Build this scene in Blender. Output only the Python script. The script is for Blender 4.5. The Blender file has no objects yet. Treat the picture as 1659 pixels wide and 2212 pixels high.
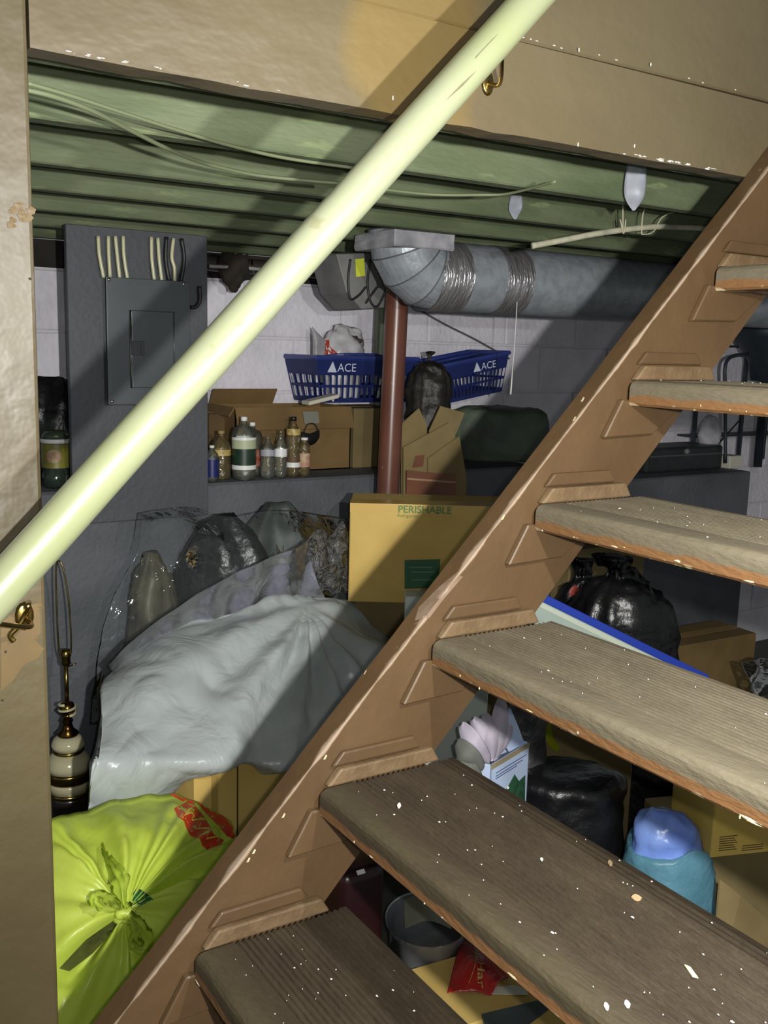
import bpy, bmesh, math, random
from mathutils import Vector as V, Matrix, noise
from mathutils.bvhtree import BVHTree
random.seed(7)
SC = bpy.context.scene
COL = SC.collection
# ------------------------------------------------------------------ camera
CAM = V((1.14214, -0.25622, 0.99029))
RIGHT = V((0.534543, 0.844759, 0.025402)); UP = V((-0.152058, 0.066566, 0.986127)); FWD = V((-0.83135, 0.53099, -0.164035))
FPX, PW, PH = 2121.26, 1659.0, 2212.0
cd = bpy.data.cameras.new('camera'); cam = bpy.data.objects.new('camera', cd); COL.objects.link(cam)
cam.matrix_world = Matrix(((RIGHT.x, UP.x, -FWD.x, CAM.x), (RIGHT.y, UP.y, -FWD.y, CAM.y), (RIGHT.z, UP.z, -FWD.z, CAM.z), (0, 0, 0, 1)))
cd.sensor_fit = 'VERTICAL'; cd.sensor_height = 36.0; cd.lens = 36.0 * FPX / PH; cd.clip_start = 0.02; cd.clip_end = 50
SC.camera = cam
# ------------------------------------------------------------------ world, lamps, exposure
w = bpy.data.worlds.new('world'); SC.world = w; w.use_nodes = True
w.node_tree.nodes['Background'].inputs[0].default_value = (0.93, 1.0, 0.98, 1)
w.node_tree.nodes['Background'].inputs[1].default_value = 0.19
def lamp(name, loc, power, rad, col):
    l = bpy.data.lights.new(name, 'POINT'); l.energy = power; l.shadow_soft_size = rad; l.color = col
    o = bpy.data.objects.new(name, l); o.location = loc; COL.objects.link(o)
lt = bpy.data.lights.new('hand_torch', 'SPOT'); lt.energy = 215; lt.shadow_soft_size = 0.012; lt.color = (1.0, 0.99, 0.93); lt.spot_size = math.radians(118); lt.spot_blend = 1.0
lo_ = bpy.data.objects.new('hand_torch', lt); lo_.location = (1.374, -0.135, 1.02); COL.objects.link(lo_); lo_.rotation_euler = V((-0.80, 0.62, -0.10)).to_track_quat('-Z', 'Y').to_euler()
lamp('stair_work_light', (0.75, 0.49, 1.146), 44, 0.012, (1.0, 0.985, 0.95))
lamp('phone_flash', tuple(CAM + RIGHT * 0.03 + UP * 0.015 - FWD * 0.01), 30, 0.006, (1.0, 0.99, 0.96))
vs = SC.view_settings; vs.view_transform = 'Standard'; vs.look = 'None'; vs.exposure = 0.0; vs.gamma = 1.0; vs.use_curve_mapping = False

# ------------------------------------------------------------------ measuring helpers: a pixel and a wall plane give a point
def ray(x, y): return FWD + RIGHT * ((x - PW / 2) / FPX) - UP * ((y - PH / 2) / FPX)
def atx(x, y, X): d = ray(x, y); return CAM + d * ((X - CAM.x) / d.x)
def atz(x, y, Z): d = ray(x, y); return CAM + d * ((Z - CAM.z) / d.z)
RD = V((0.538, 0.843, 0)).normalized(); FH = V((-0.843, 0.538, 0)).normalized(); UZ = V((0, 0, 1))
FLOOR = -0.57
# ------------------------------------------------------------------ materials
def lin(c):
    return tuple(((v / 255) / 12.92 if v / 255 <= 0.04045 else ((v / 255 + 0.055) / 1.055) ** 2.4) for v in c) + (1.0,)
MATS = {}
def M(name, c1, c2=None, rough=0.6, scale=8.0, stretch=(1, 1, 1), bump=0.0, bscale=60.0, metal=0.0, lo=0.4, hi=0.65, spec=0.5, c3=None, s3=25.0, t3=0.66, alpha=1.0, detail=4):
    if name in MATS: return MATS[name]
    m = bpy.data.materials.new(name); m.use_nodes = True; n = m.node_tree.nodes; L = m.node_tree.links
    b = n['Principled BSDF']; b.inputs['Roughness'].default_value = rough; b.inputs['Metallic'].default_value = metal
    b.inputs['Specular IOR Level'].default_value = spec
    c1 = lin(c1); b.inputs['Base Color'].default_value = c1
    tc = n.new('ShaderNodeTexCoord'); mp = n.new('ShaderNodeMapping'); L.new(tc.outputs['Object'], mp.inputs[0]); mp.inputs['Scale'].default_value = stretch
    last = None
    def mixin(a, colb, sc, l, h, seed):
        nz = n.new('ShaderNodeTexNoise'); nz.noise_dimensions = '4D'; nz.inputs['W'].default_value = seed; nz.inputs['Scale'].default_value = sc; nz.inputs['Detail'].default_value = detail
        L.new(mp.outputs[0], nz.inputs['Vector'])
        r = n.new('ShaderNodeMapRange'); r.inputs['From Min'].default_value = l; r.inputs['From Max'].default_value = h; L.new(nz.outputs['Fac'], r.inputs['Value'])
        x = n.new('ShaderNodeMix'); x.data_type = 'RGBA'; L.new(r.outputs[0], x.inputs['Factor'])
        if a is None: x.inputs['A'].default_value = c1
        else: L.new(a, x.inputs['A'])
        x.inputs['B'].default_value = colb; return x.outputs['Result']
    if c2: last = mixin(None, lin(c2), scale, lo, hi, 0.0)
    if c3: last = mixin(last, lin(c3), s3, t3, t3 + 0.05, 3.0)
    if last: L.new(last, b.inputs['Base Color'])
    if bump:
        nz = n.new('ShaderNodeTexNoise'); nz.inputs['Scale'].default_value = bscale; nz.inputs['Detail'].default_value = 3; L.new(mp.outputs[0], nz.inputs['Vector'])
        bp = n.new('ShaderNodeBump'); bp.inputs['Strength'].default_value = bump; bp.inputs['Distance'].default_value = 0.01; L.new(nz.outputs['Fac'], bp.inputs['Height']); L.new(bp.outputs[0], b.inputs['Normal'])
    if alpha < 1: b.inputs['Alpha'].default_value = alpha
    MATS[name] = m; return m
def clear_film(name, tint=(235, 240, 242), clear=0.8, rough=0.12, bump=0.6, bscale=18.0):
    """thin plastic: transparent, with a glossy skin and a little milky diffuse (1 - clear)"""
    m = bpy.data.materials.new(name); m.use_nodes = True; n = m.node_tree.nodes; L = m.node_tree.links; n.remove(n['Principled BSDF'])
    tc = n.new('ShaderNodeTexCoord'); nz = n.new('ShaderNodeTexNoise'); nz.inputs['Scale'].default_value = bscale; nz.inputs['Detail'].default_value = 3; nz.inputs['Distortion'].default_value = 1.2
    L.new(tc.outputs['Object'], nz.inputs['Vector']); bp = n.new('ShaderNodeBump'); bp.inputs['Strength'].default_value = bump; bp.inputs['Distance'].default_value = 0.03; L.new(nz.outputs['Fac'], bp.inputs['Height'])
    tr = n.new('ShaderNodeBsdfTransparent'); tr.inputs[0].default_value = (0.95, 0.97, 0.97, 1)
    df = n.new('ShaderNodeBsdfDiffuse'); df.inputs[0].default_value = lin(tint); L.new(bp.outputs[0], df.inputs['Normal'])
    tl = n.new('ShaderNodeBsdfTranslucent'); tl.inputs[0].default_value = lin(tint); dm = n.new('ShaderNodeMixShader'); dm.inputs[0].default_value = 0.25; L.new(df.outputs[0], dm.inputs[1]); L.new(tl.outputs[0], dm.inputs[2])
    gl = n.new('ShaderNodeBsdfGlossy'); gl.inputs['Roughness'].default_value = rough; L.new(bp.outputs[0], gl.inputs['Normal'])
    m1_ = n.new('ShaderNodeMixShader'); m1_.inputs[0].default_value = clear; L.new(dm.outputs[0], m1_.inputs[1]); L.new(tr.outputs[0], m1_.inputs[2])
    fr = n.new('ShaderNodeFresnel'); fr.inputs['IOR'].default_value = 1.5; L.new(bp.outputs[0], fr.inputs['Normal'])
    m2_ = n.new('ShaderNodeMixShader'); L.new(fr.outputs[0], m2_.inputs[0]); L.new(m1_.outputs[0], m2_.inputs[1]); L.new(gl.outputs[0], m2_.inputs[2]); L.new(m2_.outputs[0], n['Material Output'].inputs['Surface'])
    MATS[name] = m; return m
# ------------------------------------------------------------------ object helpers
ORG = {}
def tag(o, label=None, cat=None, group=None, kind=None):
    if label: o['label'] = label
    if cat: o['category'] = cat
    if group: o['group'] = group
    if kind: o['kind'] = kind
    return o
def root(name, loc, label, cat, group=None):
    o = bpy.data.objects.new(name, None); o.location = loc; o.empty_display_size = 0.05; COL.objects.link(o); ORG[o] = V(loc)
    return tag(o, label, cat, group)
def obj(name, bm, mat, parent=None, smooth=False, label=None, cat=None, kind=None, group=None):
    bmesh.ops.recalc_face_normals(bm, faces=bm.faces)
    if parent is not None: org = ORG[parent]
    else:
        lo = V((min(v.co[i] for v in bm.verts) for i in range(3))); hi = V((max(v.co[i] for v in bm.verts) for i in range(3)))
        org = V(((lo.x + hi.x) / 2, (lo.y + hi.y) / 2, lo.z))
    bmesh.ops.translate(bm, verts=bm.verts, vec=-org)
    me = bpy.data.meshes.new(name); bm.to_mesh(me); bm.free()
    if smooth: me.polygons.foreach_set('use_smooth', [True] * len(me.polygons))
    for mm in (mat if isinstance(mat, (list, tuple)) else [mat]): me.materials.append(mm)
    o = bpy.data.objects.new(name, me); COL.objects.link(o); ORG[o] = org
    if parent is not None: o.parent = parent
    else: o.location = org
    return tag(o, label, cat, group, kind)
def again(o, parent, loc, name=None):
    c = o.copy(); COL.objects.link(c); c.parent = parent; c.location = loc; return c
def quadbox(bm, P):  # 8 corners: bottom 4 ccw, top 4
    vs_ = [bm.verts.new(p) for p in P]
    for f in ((3, 2, 1, 0), (4, 5, 6, 7), (0, 1, 5, 4), (1, 2, 6, 5), (2, 3, 7, 6), (3, 0, 4, 7)): bm.faces.new([vs_[i] for i in f])
    return vs_
def obox(bm, P, a, b, c):
    """box from corner P with edge vectors a, b, c"""
    return quadbox(bm, [P, P + a, P + a + b, P + b, P + c, P + a + c, P + a + b + c, P + b + c])
def abox(bm, lo, hi): return obox(bm, V(lo), V((hi[0] - lo[0], 0, 0)), V((0, hi[1] - lo[1], 0)), V((0, 0, hi[2] - lo[2])))
def bev(bm, w=0.003, seg=1):
    bmesh.ops.bevel(bm, geom=list(bm.edges), offset=w, segments=seg, affect='EDGES', profile=0.5, clamp_overlap=True)
def prism(bm, pts, ext):  # polygon pts (3D) extruded by ext
    a = [bm.verts.new(p) for p in pts]; b = [bm.verts.new(V(p) + ext) for p in pts]; n = len(a)
    bm.faces.new(a); bm.faces.new(b[::-1])
    for i in range(n): bm.faces.new([a[i], a[(i + 1) % n], b[(i + 1) % n], b[i]])
def tube(bm, pts, r, n=8, cap=True):
    pts = [V(p) for p in pts]; rings = []; pn = None
    rs = r if isinstance(r, (list, tuple)) else [r] * len(pts)
    for i, p in enumerate(pts):
        d = (pts[min(i + 1, len(pts) - 1)] - pts[max(i - 1, 0)]).normalized()
        if pn is None: pn = d.orthogonal().normalized()
        pn = (pn - d * pn.dot(d)).normalized(); q = d.cross(pn)
        rings.append([bm.verts.new(p + (pn * math.cos(2 * math.pi * k / n) + q * math.sin(2 * math.pi * k / n)) * rs[i]) for k in range(n)])
    for a, b in zip(rings, rings[1:]):
        for k in range(n): bm.faces.new([a[k], a[(k + 1) % n], b[(k + 1) % n], b[k]])
    if cap: bm.faces.new(rings[0][::-1]); bm.faces.new(rings[-1])
def crv(P, n=8):  # catmull-rom through points
    P = [V(p) for p in P]; out = []
    for i in range(len(P) - 1):
        a, b, c, d = P[max(i - 1, 0)], P[i], P[i + 1], P[min(i + 2, len(P) - 1)]
        for k in range(n):
            t = k / n; out.append(0.5 * ((2 * b) + (c - a) * t + (2 * a - 5 * b + 4 * c - d) * t * t + (3 * b - a - 3 * c + d) * t ** 3))
    return out + [P[-1]]
def lathe(bm, C, prof, n=24):  # prof: (r, z) bottom to top
    rings = [[bm.verts.new(C + V((r * math.cos(2 * math.pi * k / n), r * math.sin(2 * math.pi * k / n), z))) for k in range(n)] for r, z in prof]
    for a, b in zip(rings, rings[1:]):
        for k in range(n): bm.faces.new([a[k], a[(k + 1) % n], b[(k + 1) % n], b[k]])
    bm.faces.new(rings[0][::-1]); bm.faces.new(rings[-1])
def fbm(p, s, seed=0.0): return noise.noise(V(p) * s + V((seed, seed * 1.7, -seed))) + 0.5 * noise.noise(V(p) * s * 2.1 + V((seed + 9, 3, seed)))
def ridge(p, s, seed=0.0): return 1 - 2 * abs(noise.noise(V(p) * s + V((seed, -seed, seed * 2))))
def crumple(bm, amp, s, seed=0.0, keep=None):
    bm.normal_update(); mv = []
    for v in bm.verts:
        k = amp * (ridge(v.co, s, seed) * 0.7 + 0.45 * ridge(v.co, s * 2.3, seed + 5) - 0.25)
        if keep: k *= keep(v.co)
        mv.append(v.co + v.normal * k)
    for v, c in zip(bm.verts, mv): v.co = c
def sheet(rows, nu=10, nv=10, closed=False):
    """smooth surface through rows of 3D points; closed joins the last row to the first"""
    bm = bmesh.new(); R = [crv(r, nu) for r in rows]; cols = list(zip(*R)); out = []
    for c in cols:
        c = list(c)
        if closed:
            q = crv([c[-1]] + c + [c[0], c[1]], nv); out.append(q[nv:-nv - 1])
        else: out.append(crv(c, nv))
    G = [[bm.verts.new(p) for p in c] for c in out]; m = len(G[0])
    for a, b in zip(G, G[1:]):
        for k in range(m if closed else m - 1): bm.faces.new([a[k], b[k], b[(k + 1) % m], a[(k + 1) % m]])
    if closed: bm.faces.new(G[0]); bm.faces.new(G[-1][::-1])
    return bm
def blob(C, a, b, zs, n=40, per=5, pleat=0.0, seed=0.0, lean=V((0, 0, 0))):
    """bag body: zs = list of (height above C, scale); a, b horizontal half-axis vectors"""
    P = crv([V((z, s, 0)) for z, s in zs], per); bm = bmesh.new(); G = []
    for i, q in enumerate(P):
        t = i / (len(P) - 1); row = []
        for k in range(n):
            th = 2 * math.pi * k / n; rr = max(q.y, 0.004) * (1 + pleat * t * math.sin(th * 9 + seed + 2 * math.sin(th * 3)))
            row.append(bm.verts.new(C + lean * t + a * (math.cos(th) * rr) + b * (math.sin(th) * rr) + UZ * q.x))
        G.append(row)
    for r0, r1 in zip(G, G[1:]):
        for k in range(n): bm.faces.new([r0[k], r0[(k + 1) % n], r1[(k + 1) % n], r1[k]])
    bm.faces.new(G[0][::-1]); bm.faces.new(G[-1]); return bm
def text_bm(body, P, u, v, size, depth=0.0012, bold=0.0):
    """flat lettering on a plane: P lower-left, u along the line, v up the letters"""
    c = bpy.data.curves.new('lettering', 'FONT'); c.body = body; c.size = size; c.offset = bold
    o = bpy.data.objects.new('lettering', c); COL.objects.link(o); bpy.context.view_layer.update()
    me = bpy.data.meshes.new_from_object(o.evaluated_get(bpy.context.evaluated_depsgraph_get())); bpy.data.objects.remove(o); bpy.data.curves.remove(c)
    bm = bmesh.new(); bm.from_mesh(me); bpy.data.meshes.remove(me); nrm = u.cross(v).normalized()
    for q in bm.verts: q.co = P + u * q.co.x + v * q.co.y + nrm * depth
    return bm
def decal(poly, target, mat, name, parent, lift=0.0015, cuts=3):
    """a printed shape laid on the surface of its own thing"""
    bt = bmesh.new(); bt.from_mesh(target.data); bmesh.ops.translate(bt, verts=bt.verts, vec=ORG[target]); tree = BVHTree.FromBMesh(bt); bt.free()
    bm = bmesh.new(); vs_ = [bm.verts.new((x, y, 0)) for x, y in poly]; bm.faces.new(vs_); bmesh.ops.triangulate(bm, faces=bm.faces)
    bmesh.ops.subdivide_edges(bm, edges=bm.edges, cuts=cuts, use_grid_fill=True); bad = []
    for v in bm.verts:
        d = ray(v.co.x, v.co.y).normalized(); h = tree.ray_cast(CAM, d)
        if h[0] is None: bad.append(v)
        else: v.co = h[0] - d * lift
    bmesh.ops.delete(bm, geom=bad, context='VERTS')
    return obj(name, bm, mat, parent)
# ================================================================== SETTING
mGREEN = M('green_joist_paint', (94, 103, 76), (72, 83, 56), rough=0.75, scale=3, stretch=(2, 1.2, 5), bump=0.25, bscale=30, c3=(106, 118, 82), s3=5, t3=0.6)
mCEIL = M('dark_green_boards', (88, 98, 76), (70, 80, 60), rough=0.85, scale=4)
mBLOCK = M('white_block_paint', (232, 228, 238), (214, 210, 220), rough=0.7, scale=7, bump=0.5, bscale=45)
mMORT = M('white_mortar_paint', (214, 210, 218), rough=0.85)
mLEDGE = M('blue_grey_masonry_paint', (92, 95, 101), (76, 80, 84), rough=0.7, scale=4, bump=0.3)
mFLOOR = M('dark_concrete', (96, 96, 90), (70, 70, 66), rough=0.85, scale=5, bump=0.4)
mTAN = M('tan_trim_paint', (74, 65, 43), (67, 58, 38), rough=0.42, scale=3, bump=0.25, bscale=22, c3=(58, 49, 32), s3=9, t3=0.72)
bm = bmesh.new(); abox(bm, (-2.6, -1.6, FLOOR - 0.1), (2.2, 5.6, FLOOR)); obj('floor', bm, mFLOOR, kind='structure')
# back wall: mortar core and painted concrete blocks
bm = bmesh.new(); abox(bm, (-2.6, -1.6, FLOOR), (-2.206, 5.6, 1.222)); wall = obj('wall_back', bm, mMORT, kind='structure'); wo = ORG[wall]
bm = bmesh.new(); abox(bm, (-0.008, 0.0, 0.0), (0.0, 0.397, 0.193)); bev(bm, 0.004); bmesh.ops.translate(bm, verts=bm.verts, vec=wo)
blk0 = obj('concrete_block', bm, mBLOCK, wall); first = True
for j in range(9):
    z = 1.222 - 0.2 * (j + 1)
    for i in range(13):
        y = 0.05 + 0.405 * i + (0.2 if j % 2 else 0.0)
        if y > 5.1 or (z < 0.35 and y < 2.6): continue
        loc = V((-2.2 + random.uniform(-0.0015, 0.0015), y, z)) - wo
        if first: blk0.location = loc; first = False
        else: again(blk0, wall, loc)
bm = bmesh.new(); abox(bm, (-2.6, 5.6, FLOOR), (0.6, 5.75, 1.5)); obj('wall_right', bm, mMORT, kind='structure')
# masonry ledge along the back wall, the right stretch a little lower
bm = bmesh.new(); abox(bm, (-2.204, -1.6, FLOOR), (-1.75, 2.3, 0.555)); bev(bm, 0.008); obj('wall_ledge', bm, mLEDGE, kind='structure')
bm = bmesh.new(); abox(bm, (-2.204, 2.302, FLOOR), (-1.75, 3.6, 0.475)); bev(bm, 0.008); obj('wall_ledge_low', bm, mLEDGE, kind='structure')
# ceiling boards and joists
bm = bmesh.new(); abox(bm, (-2.6, -1.6, 1.5), (-0.085, 5.6, 1.54)); ceil = obj('ceiling', bm, mCEIL, kind='structure'); co = ORG[ceil]
bm = bmesh.new(); abox(bm, (-0.019, -1.6, 0.0), (0.019, 5.6, 0.188)); bev(bm, 0.003); bmesh.ops.translate(bm, verts=bm.verts, vec=co)
j0 = obj('joist', bm, mGREEN, ceil)
for k, x in enumerate((-0.44, -0.82, -1.15, -1.50, -1.86, -2.19)):
    loc = V((x, 0, 1.312)) - co
    if k == 0: j0.location = loc
    else: again(j0, ceil, loc)
bm = bmesh.new(); abox(bm, (-0.13, -1.6, 1.314), (-0.083, 5.6, 1.499)); bev(bm, 0.003); obj('joist', bm, mGREEN, ceil)
# dark sill timber on top of the back wall
bm = bmesh.new(); abox(bm, (-2.55, -1.6, 1.224), (-2.215, 5.6, 1.311)); obj('trim_3', bm, M('dark_sill', (44, 40, 34), (30, 28, 24), rough=0.9), kind='structure')
# brown painted header: lower board and upper board
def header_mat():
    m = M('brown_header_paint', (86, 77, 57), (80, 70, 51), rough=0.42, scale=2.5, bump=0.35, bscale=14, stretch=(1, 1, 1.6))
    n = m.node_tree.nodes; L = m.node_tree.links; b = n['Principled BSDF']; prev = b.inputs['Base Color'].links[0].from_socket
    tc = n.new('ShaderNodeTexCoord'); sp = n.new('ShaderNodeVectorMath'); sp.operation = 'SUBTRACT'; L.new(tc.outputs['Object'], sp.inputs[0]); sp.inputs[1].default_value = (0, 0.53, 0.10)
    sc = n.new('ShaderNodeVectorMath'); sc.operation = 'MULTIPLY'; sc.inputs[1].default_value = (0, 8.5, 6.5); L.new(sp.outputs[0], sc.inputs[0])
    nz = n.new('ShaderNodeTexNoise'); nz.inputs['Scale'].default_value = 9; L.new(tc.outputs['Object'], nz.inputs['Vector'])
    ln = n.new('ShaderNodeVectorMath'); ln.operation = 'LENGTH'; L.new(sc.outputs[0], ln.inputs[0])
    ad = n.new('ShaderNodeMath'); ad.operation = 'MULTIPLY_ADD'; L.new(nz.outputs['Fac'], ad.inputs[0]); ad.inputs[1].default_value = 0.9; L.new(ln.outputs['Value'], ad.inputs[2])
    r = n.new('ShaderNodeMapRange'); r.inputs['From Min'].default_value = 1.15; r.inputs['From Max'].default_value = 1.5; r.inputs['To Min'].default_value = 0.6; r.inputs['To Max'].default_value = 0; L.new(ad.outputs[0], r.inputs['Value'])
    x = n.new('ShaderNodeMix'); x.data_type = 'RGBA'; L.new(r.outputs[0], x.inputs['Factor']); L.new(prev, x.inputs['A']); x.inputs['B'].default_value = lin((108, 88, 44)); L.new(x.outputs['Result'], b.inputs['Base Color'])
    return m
mHEAD = header_mat()
hd = root('trim_1', (-0.06, 0.0, 1.306), None, None); hd['kind'] = 'structure'
bm = bmesh.new(); P = []
N = 60
lo = [V((-0.04 + 0.0012 * fbm((i * 0.3, 0, 0), 1.3), 0.022 + 2.6 * i / N, 1.306 - 0.006 * i / N + 0.0022 * fbm((i, 2, 0), 0.9))) for i in range(N + 1)]
hi = [V((-0.04, p.y, 1.437 - 0.012 * i / N)) for i, p in enumerate(lo)]
bk = [V((-0.08, p.y, p.z + 0.003 * fbm((i, 7, 0), 1.1))) for i, p in enumerate(lo)]; bh = [V((-0.08, p.y, p.z)) for p in hi]
rows = [[bm.verts.new(q) for q in r] for r in (lo, hi, bh, bk)]
for a, b in ((0, 1), (1, 2), (2, 3), (3, 0)):
    for i in range(N): bm.faces.new([rows[a][i], rows[a][i + 1], rows[b][i + 1], rows[b][i]])
for i in (0, N): bm.faces.new([r[i] for r in rows])
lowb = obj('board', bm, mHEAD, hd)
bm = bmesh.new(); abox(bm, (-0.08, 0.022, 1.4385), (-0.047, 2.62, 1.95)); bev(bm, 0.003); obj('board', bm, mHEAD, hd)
mCHIP = M('cream_chipped_paint', (178, 168, 138), (150, 138, 106), rough=0.8, scale=60)
mPALE = M('pale_bare_chips', (196, 194, 190), (168, 166, 160), rough=0.85, scale=80)
def chips(name, spots, parent, mat, nrm, e1, e2):
    bm = bmesh.new()
    for p, a, b in spots:
        k = random.randint(5, 7); ph = random.random() * 6
        q = [bm.verts.new(V(p) + nrm * 0.0009 + e1 * (a * math.cos(ph + 2 * math.pi * i / k) * random.uniform(0.55, 1)) + e2 * (b * math.sin(ph + 2 * math.pi * i / k) * random.uniform(0.55, 1))) for i in range(k)]
        t = bm.verts.new(V(p) + nrm * 0.0022)
        for i in range(k): bm.faces.new([q[i], q[(i + 1) % k], t])
    return obj(name, bm, mat, parent, kind='stuff')
YV, ZV, XV = V((0, 1, 0)), V((0, 0, 1)), V((1, 0, 0))
sp = []
for i in range(40):
    y = random.choice((random.uniform(0.05, 0.4), random.uniform(0.9, 1.2), random.uniform(0.95, 1.15))); g = 1.0 if y > 0.8 else 0.55; sp.append(((-0.04, y, 1.3075 - 0.0023 * y + random.uniform(0, 0.003)), g * random.uniform(0.003, 0.010), g * random.uniform(0.0008, 0.0024)))
for x, y in ((848, 212), (910, 215), (1250, 108), (1405, 140), (1248, 312), (1370, 315)): sp.append((atx(x, y, -0.04), 0.002, 0.004))
chips('paint_chips', sp, hd, mPALE, XV, YV, ZV)
sp = [((-0.0465, random.uniform(0.7, 1.6), 1.441 + random.uniform(0, 0.004)), random.uniform(0.002, 0.006), 0.0012) for i in range(16)]
chips('paint_chips', sp, hd, mPALE, XV, YV, ZV)
# left post
po = root('trim_2', (-0.09, -0.09, FLOOR), None, None); po['kind'] = 'structure'
bm = bmesh.new(); abox(bm, (-0.14, -0.32, FLOOR), (-0.04, 0.020, 1.97)); bev(bm, 0.005, 2); obj('post', bm, mTAN, po)
decal([(2, 1345), (40, 1316), (88, 1300), (102, 1330), (104, 1385), (84, 1420), (52, 1436), (28, 1470), (2, 1492)], po.children[0], M('older_ochre_paint', (92, 74, 42), (80, 64, 38), rough=0.45, scale=12), 'bare_patch', po, 0.0004, 3)
sp = [(atx(x, y, -0.04), 0.0022, 0.0022) for x, y in ((65, 602), (12, 1408), (5, 1512), (57, 1335))]
chips('nail_hole', sp, po, M('dark_hole', (48, 38, 26), rough=0.9), XV, YV, ZV)
sp = [(atx(45 + random.uniform(-28, 25), 465 + random.uniform(-22, 24), -0.04), random.uniform(0.003, 0.008), random.uniform(0.003, 0.007)) for i in range(14)]
chips('scuff_mark', sp, po, M('brown_scuff', (92, 76, 50), rough=0.6), XV, YV, ZV)
# ================================================================== STAIRS
RUN, RISE, TH, DEP, WID = 0.18531, 0.19, 0.040, 0.2365, 0.90
mSTR = M('red_brown_stair_paint', (77, 58, 36), (68, 50, 30), rough=0.5, scale=5, bump=0.2, bscale=24, c3=(112, 90, 66), s3=38, t3=0.7)
def worn(base, name, edge_fn):
    m = base.copy(); m.name = name; n = m.node_tree.nodes; L = m.node_tree.links; b = n['Principled BSDF']; prev = b.inputs['Base Color'].links[0].from_socket
    tc = n.new('ShaderNodeTexCoord'); s = n.new('ShaderNodeSeparateXYZ'); L.new(tc.outputs['Object'], s.inputs[0])
    def mth(op, a, bb=None, c=None):
        q = n.new('ShaderNodeMath'); q.operation = op
        for i, v in enumerate((a, bb, c)):
            if v is None: continue
            if isinstance(v, (int, float)): q.inputs[i].default_value = v
            else: L.new(v, q.inputs[i])
        return q.outputs[0]
    def nz(scale, stretch=(1, 1, 1), seed=0):
        mp = n.new('ShaderNodeMapping'); mp.inputs['Scale'].default_value = stretch; L.new(tc.outputs['Object'], mp.inputs[0])
        q = n.new('ShaderNodeTexNoise'); q.noise_dimensions = '4D'; q.inputs['W'].default_value = seed; q.inputs['Scale'].default_value = scale; q.inputs['Detail'].default_value = 4; L.new(mp.outputs[0], q.inputs['Vector']); return q.outputs['Fac']
    def rng(v, a, b2, c=0.0, d=1.0):
        q = n.new('ShaderNodeMapRange'); L.new(v, q.inputs['Value'])
        for k, val in (('From Min', a), ('From Max', b2), ('To Min', c), ('To Max', d)): q.inputs[k].default_value = val
        return q.outputs[0]
    def mix(f, a, colb):
        x = n.new('ShaderNodeMix'); x.data_type = 'RGBA'; L.new(f, x.inputs['Factor']); L.new(a, x.inputs['A']); x.inputs['B'].default_value = lin(colb); return x.outputs['Result']
    L.new(edge_fn(prev, s, mth, nz, rng, mix), b.inputs['Base Color']); return m
def f_str(prev, s, mth, nz, rng, mix):
    k = mth('SUBTRACT', s.outputs['Z'], mth('MULTIPLY', s.outputs['Y'], 1.03)); k = mth('ADD', k, FLOOR)     # height above the nosing line, world frame
    d = mth('ABSOLUTE', mth('SUBTRACT', k, 0.036)); d = mth('ADD', mth('MULTIPLY', d, 60.0), mth('MULTIPLY', mth('SUBTRACT', 0.0, s.outputs['X']), 45.0))
    f = rng(mth('ADD', d, mth('MULTIPLY', nz(14, (1, 1, 1), 2), 1.3)), 0.75, 1.0, 0.8, 0.0)
    return mix(f, prev, (150, 132, 114))
mSTRE = worn(mSTR, 'stringer_paint_worn_edge', f_str)
stair = root('staircase', (0, 0, FLOOR), 'steep open brown wooden staircase with ribbed treads rising under the header', 'staircase')
def stringer(x0, x1):
    bm = bmesh.new(); top = []; bot = []; n = 50
    for i in range(n + 1):
        y = -0.52 + (1.62 + 0.52) * i / n; top.append((y, 1.03 * y + 0.037 + 0.0022 * fbm((y, x0, 0), 9) * (1 if -0.2 < y else 0)))
        bot.append((y, max(FLOOR, 1.028 * y - 0.200 + 0.001 * fbm((y, 3, x0), 12))))
    prof = [(x, *p) for x in (x0, x1) for p in top]
    T = [[bm.verts.new((x, p[0], p[1])) for p in top] for x in (x0, x1)]; B = [[bm.verts.new((x, p[0], p[1])) for p in bot] for x in (x0, x1)]
    for i in range(n):
        bm.faces.new([T[0][i], T[0][i + 1], T[1][i + 1], T[1][i]]); bm.faces.new([B[0][i], B[1][i], B[1][i + 1], B[0][i + 1]])
        for s in (0, 1): bm.faces.new([T[s][i], B[s][i], B[s][i + 1], T[s][i + 1]])
    for i in (0, n): bm.faces.new([T[0][i], T[1][i], B[1][i], B[0][i]])
    e = [x for x in bm.edges if abs(x.calc_face_angle(0)) > 0.7]; bmesh.ops.bevel(bm, geom=e, offset=0.004, segments=2, affect='EDGES', profile=0.5)
    return obj('stringer', bm, mSTRE, stair)
st0 = stringer(-0.038, 0.0); stringer(WID, WID + 0.038)
mSCR = M('pale_scrape', (112, 94, 78), (96, 76, 58), rough=0.7, scale=40)
decal([(984, 1238), (1000, 1246), (960, 1292), (928, 1334), (896, 1340), (904, 1312), (948, 1268)], st0, mSCR, 'scrape', st0, 0.0006, 3)
for x, y in ((1258, 863), (1240, 905), (787, 1452), (762, 1480), (548, 1840), (536, 1858), (702, 1636), (1086, 1118), (612, 1762)): decal([(x - 4, y + 5), (x + 1, y + 4), (x + 5, y - 4), (x + 2, y - 6)], st0, mCHIP, 'paint_chip', st0, 0.0007, 1)
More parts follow.
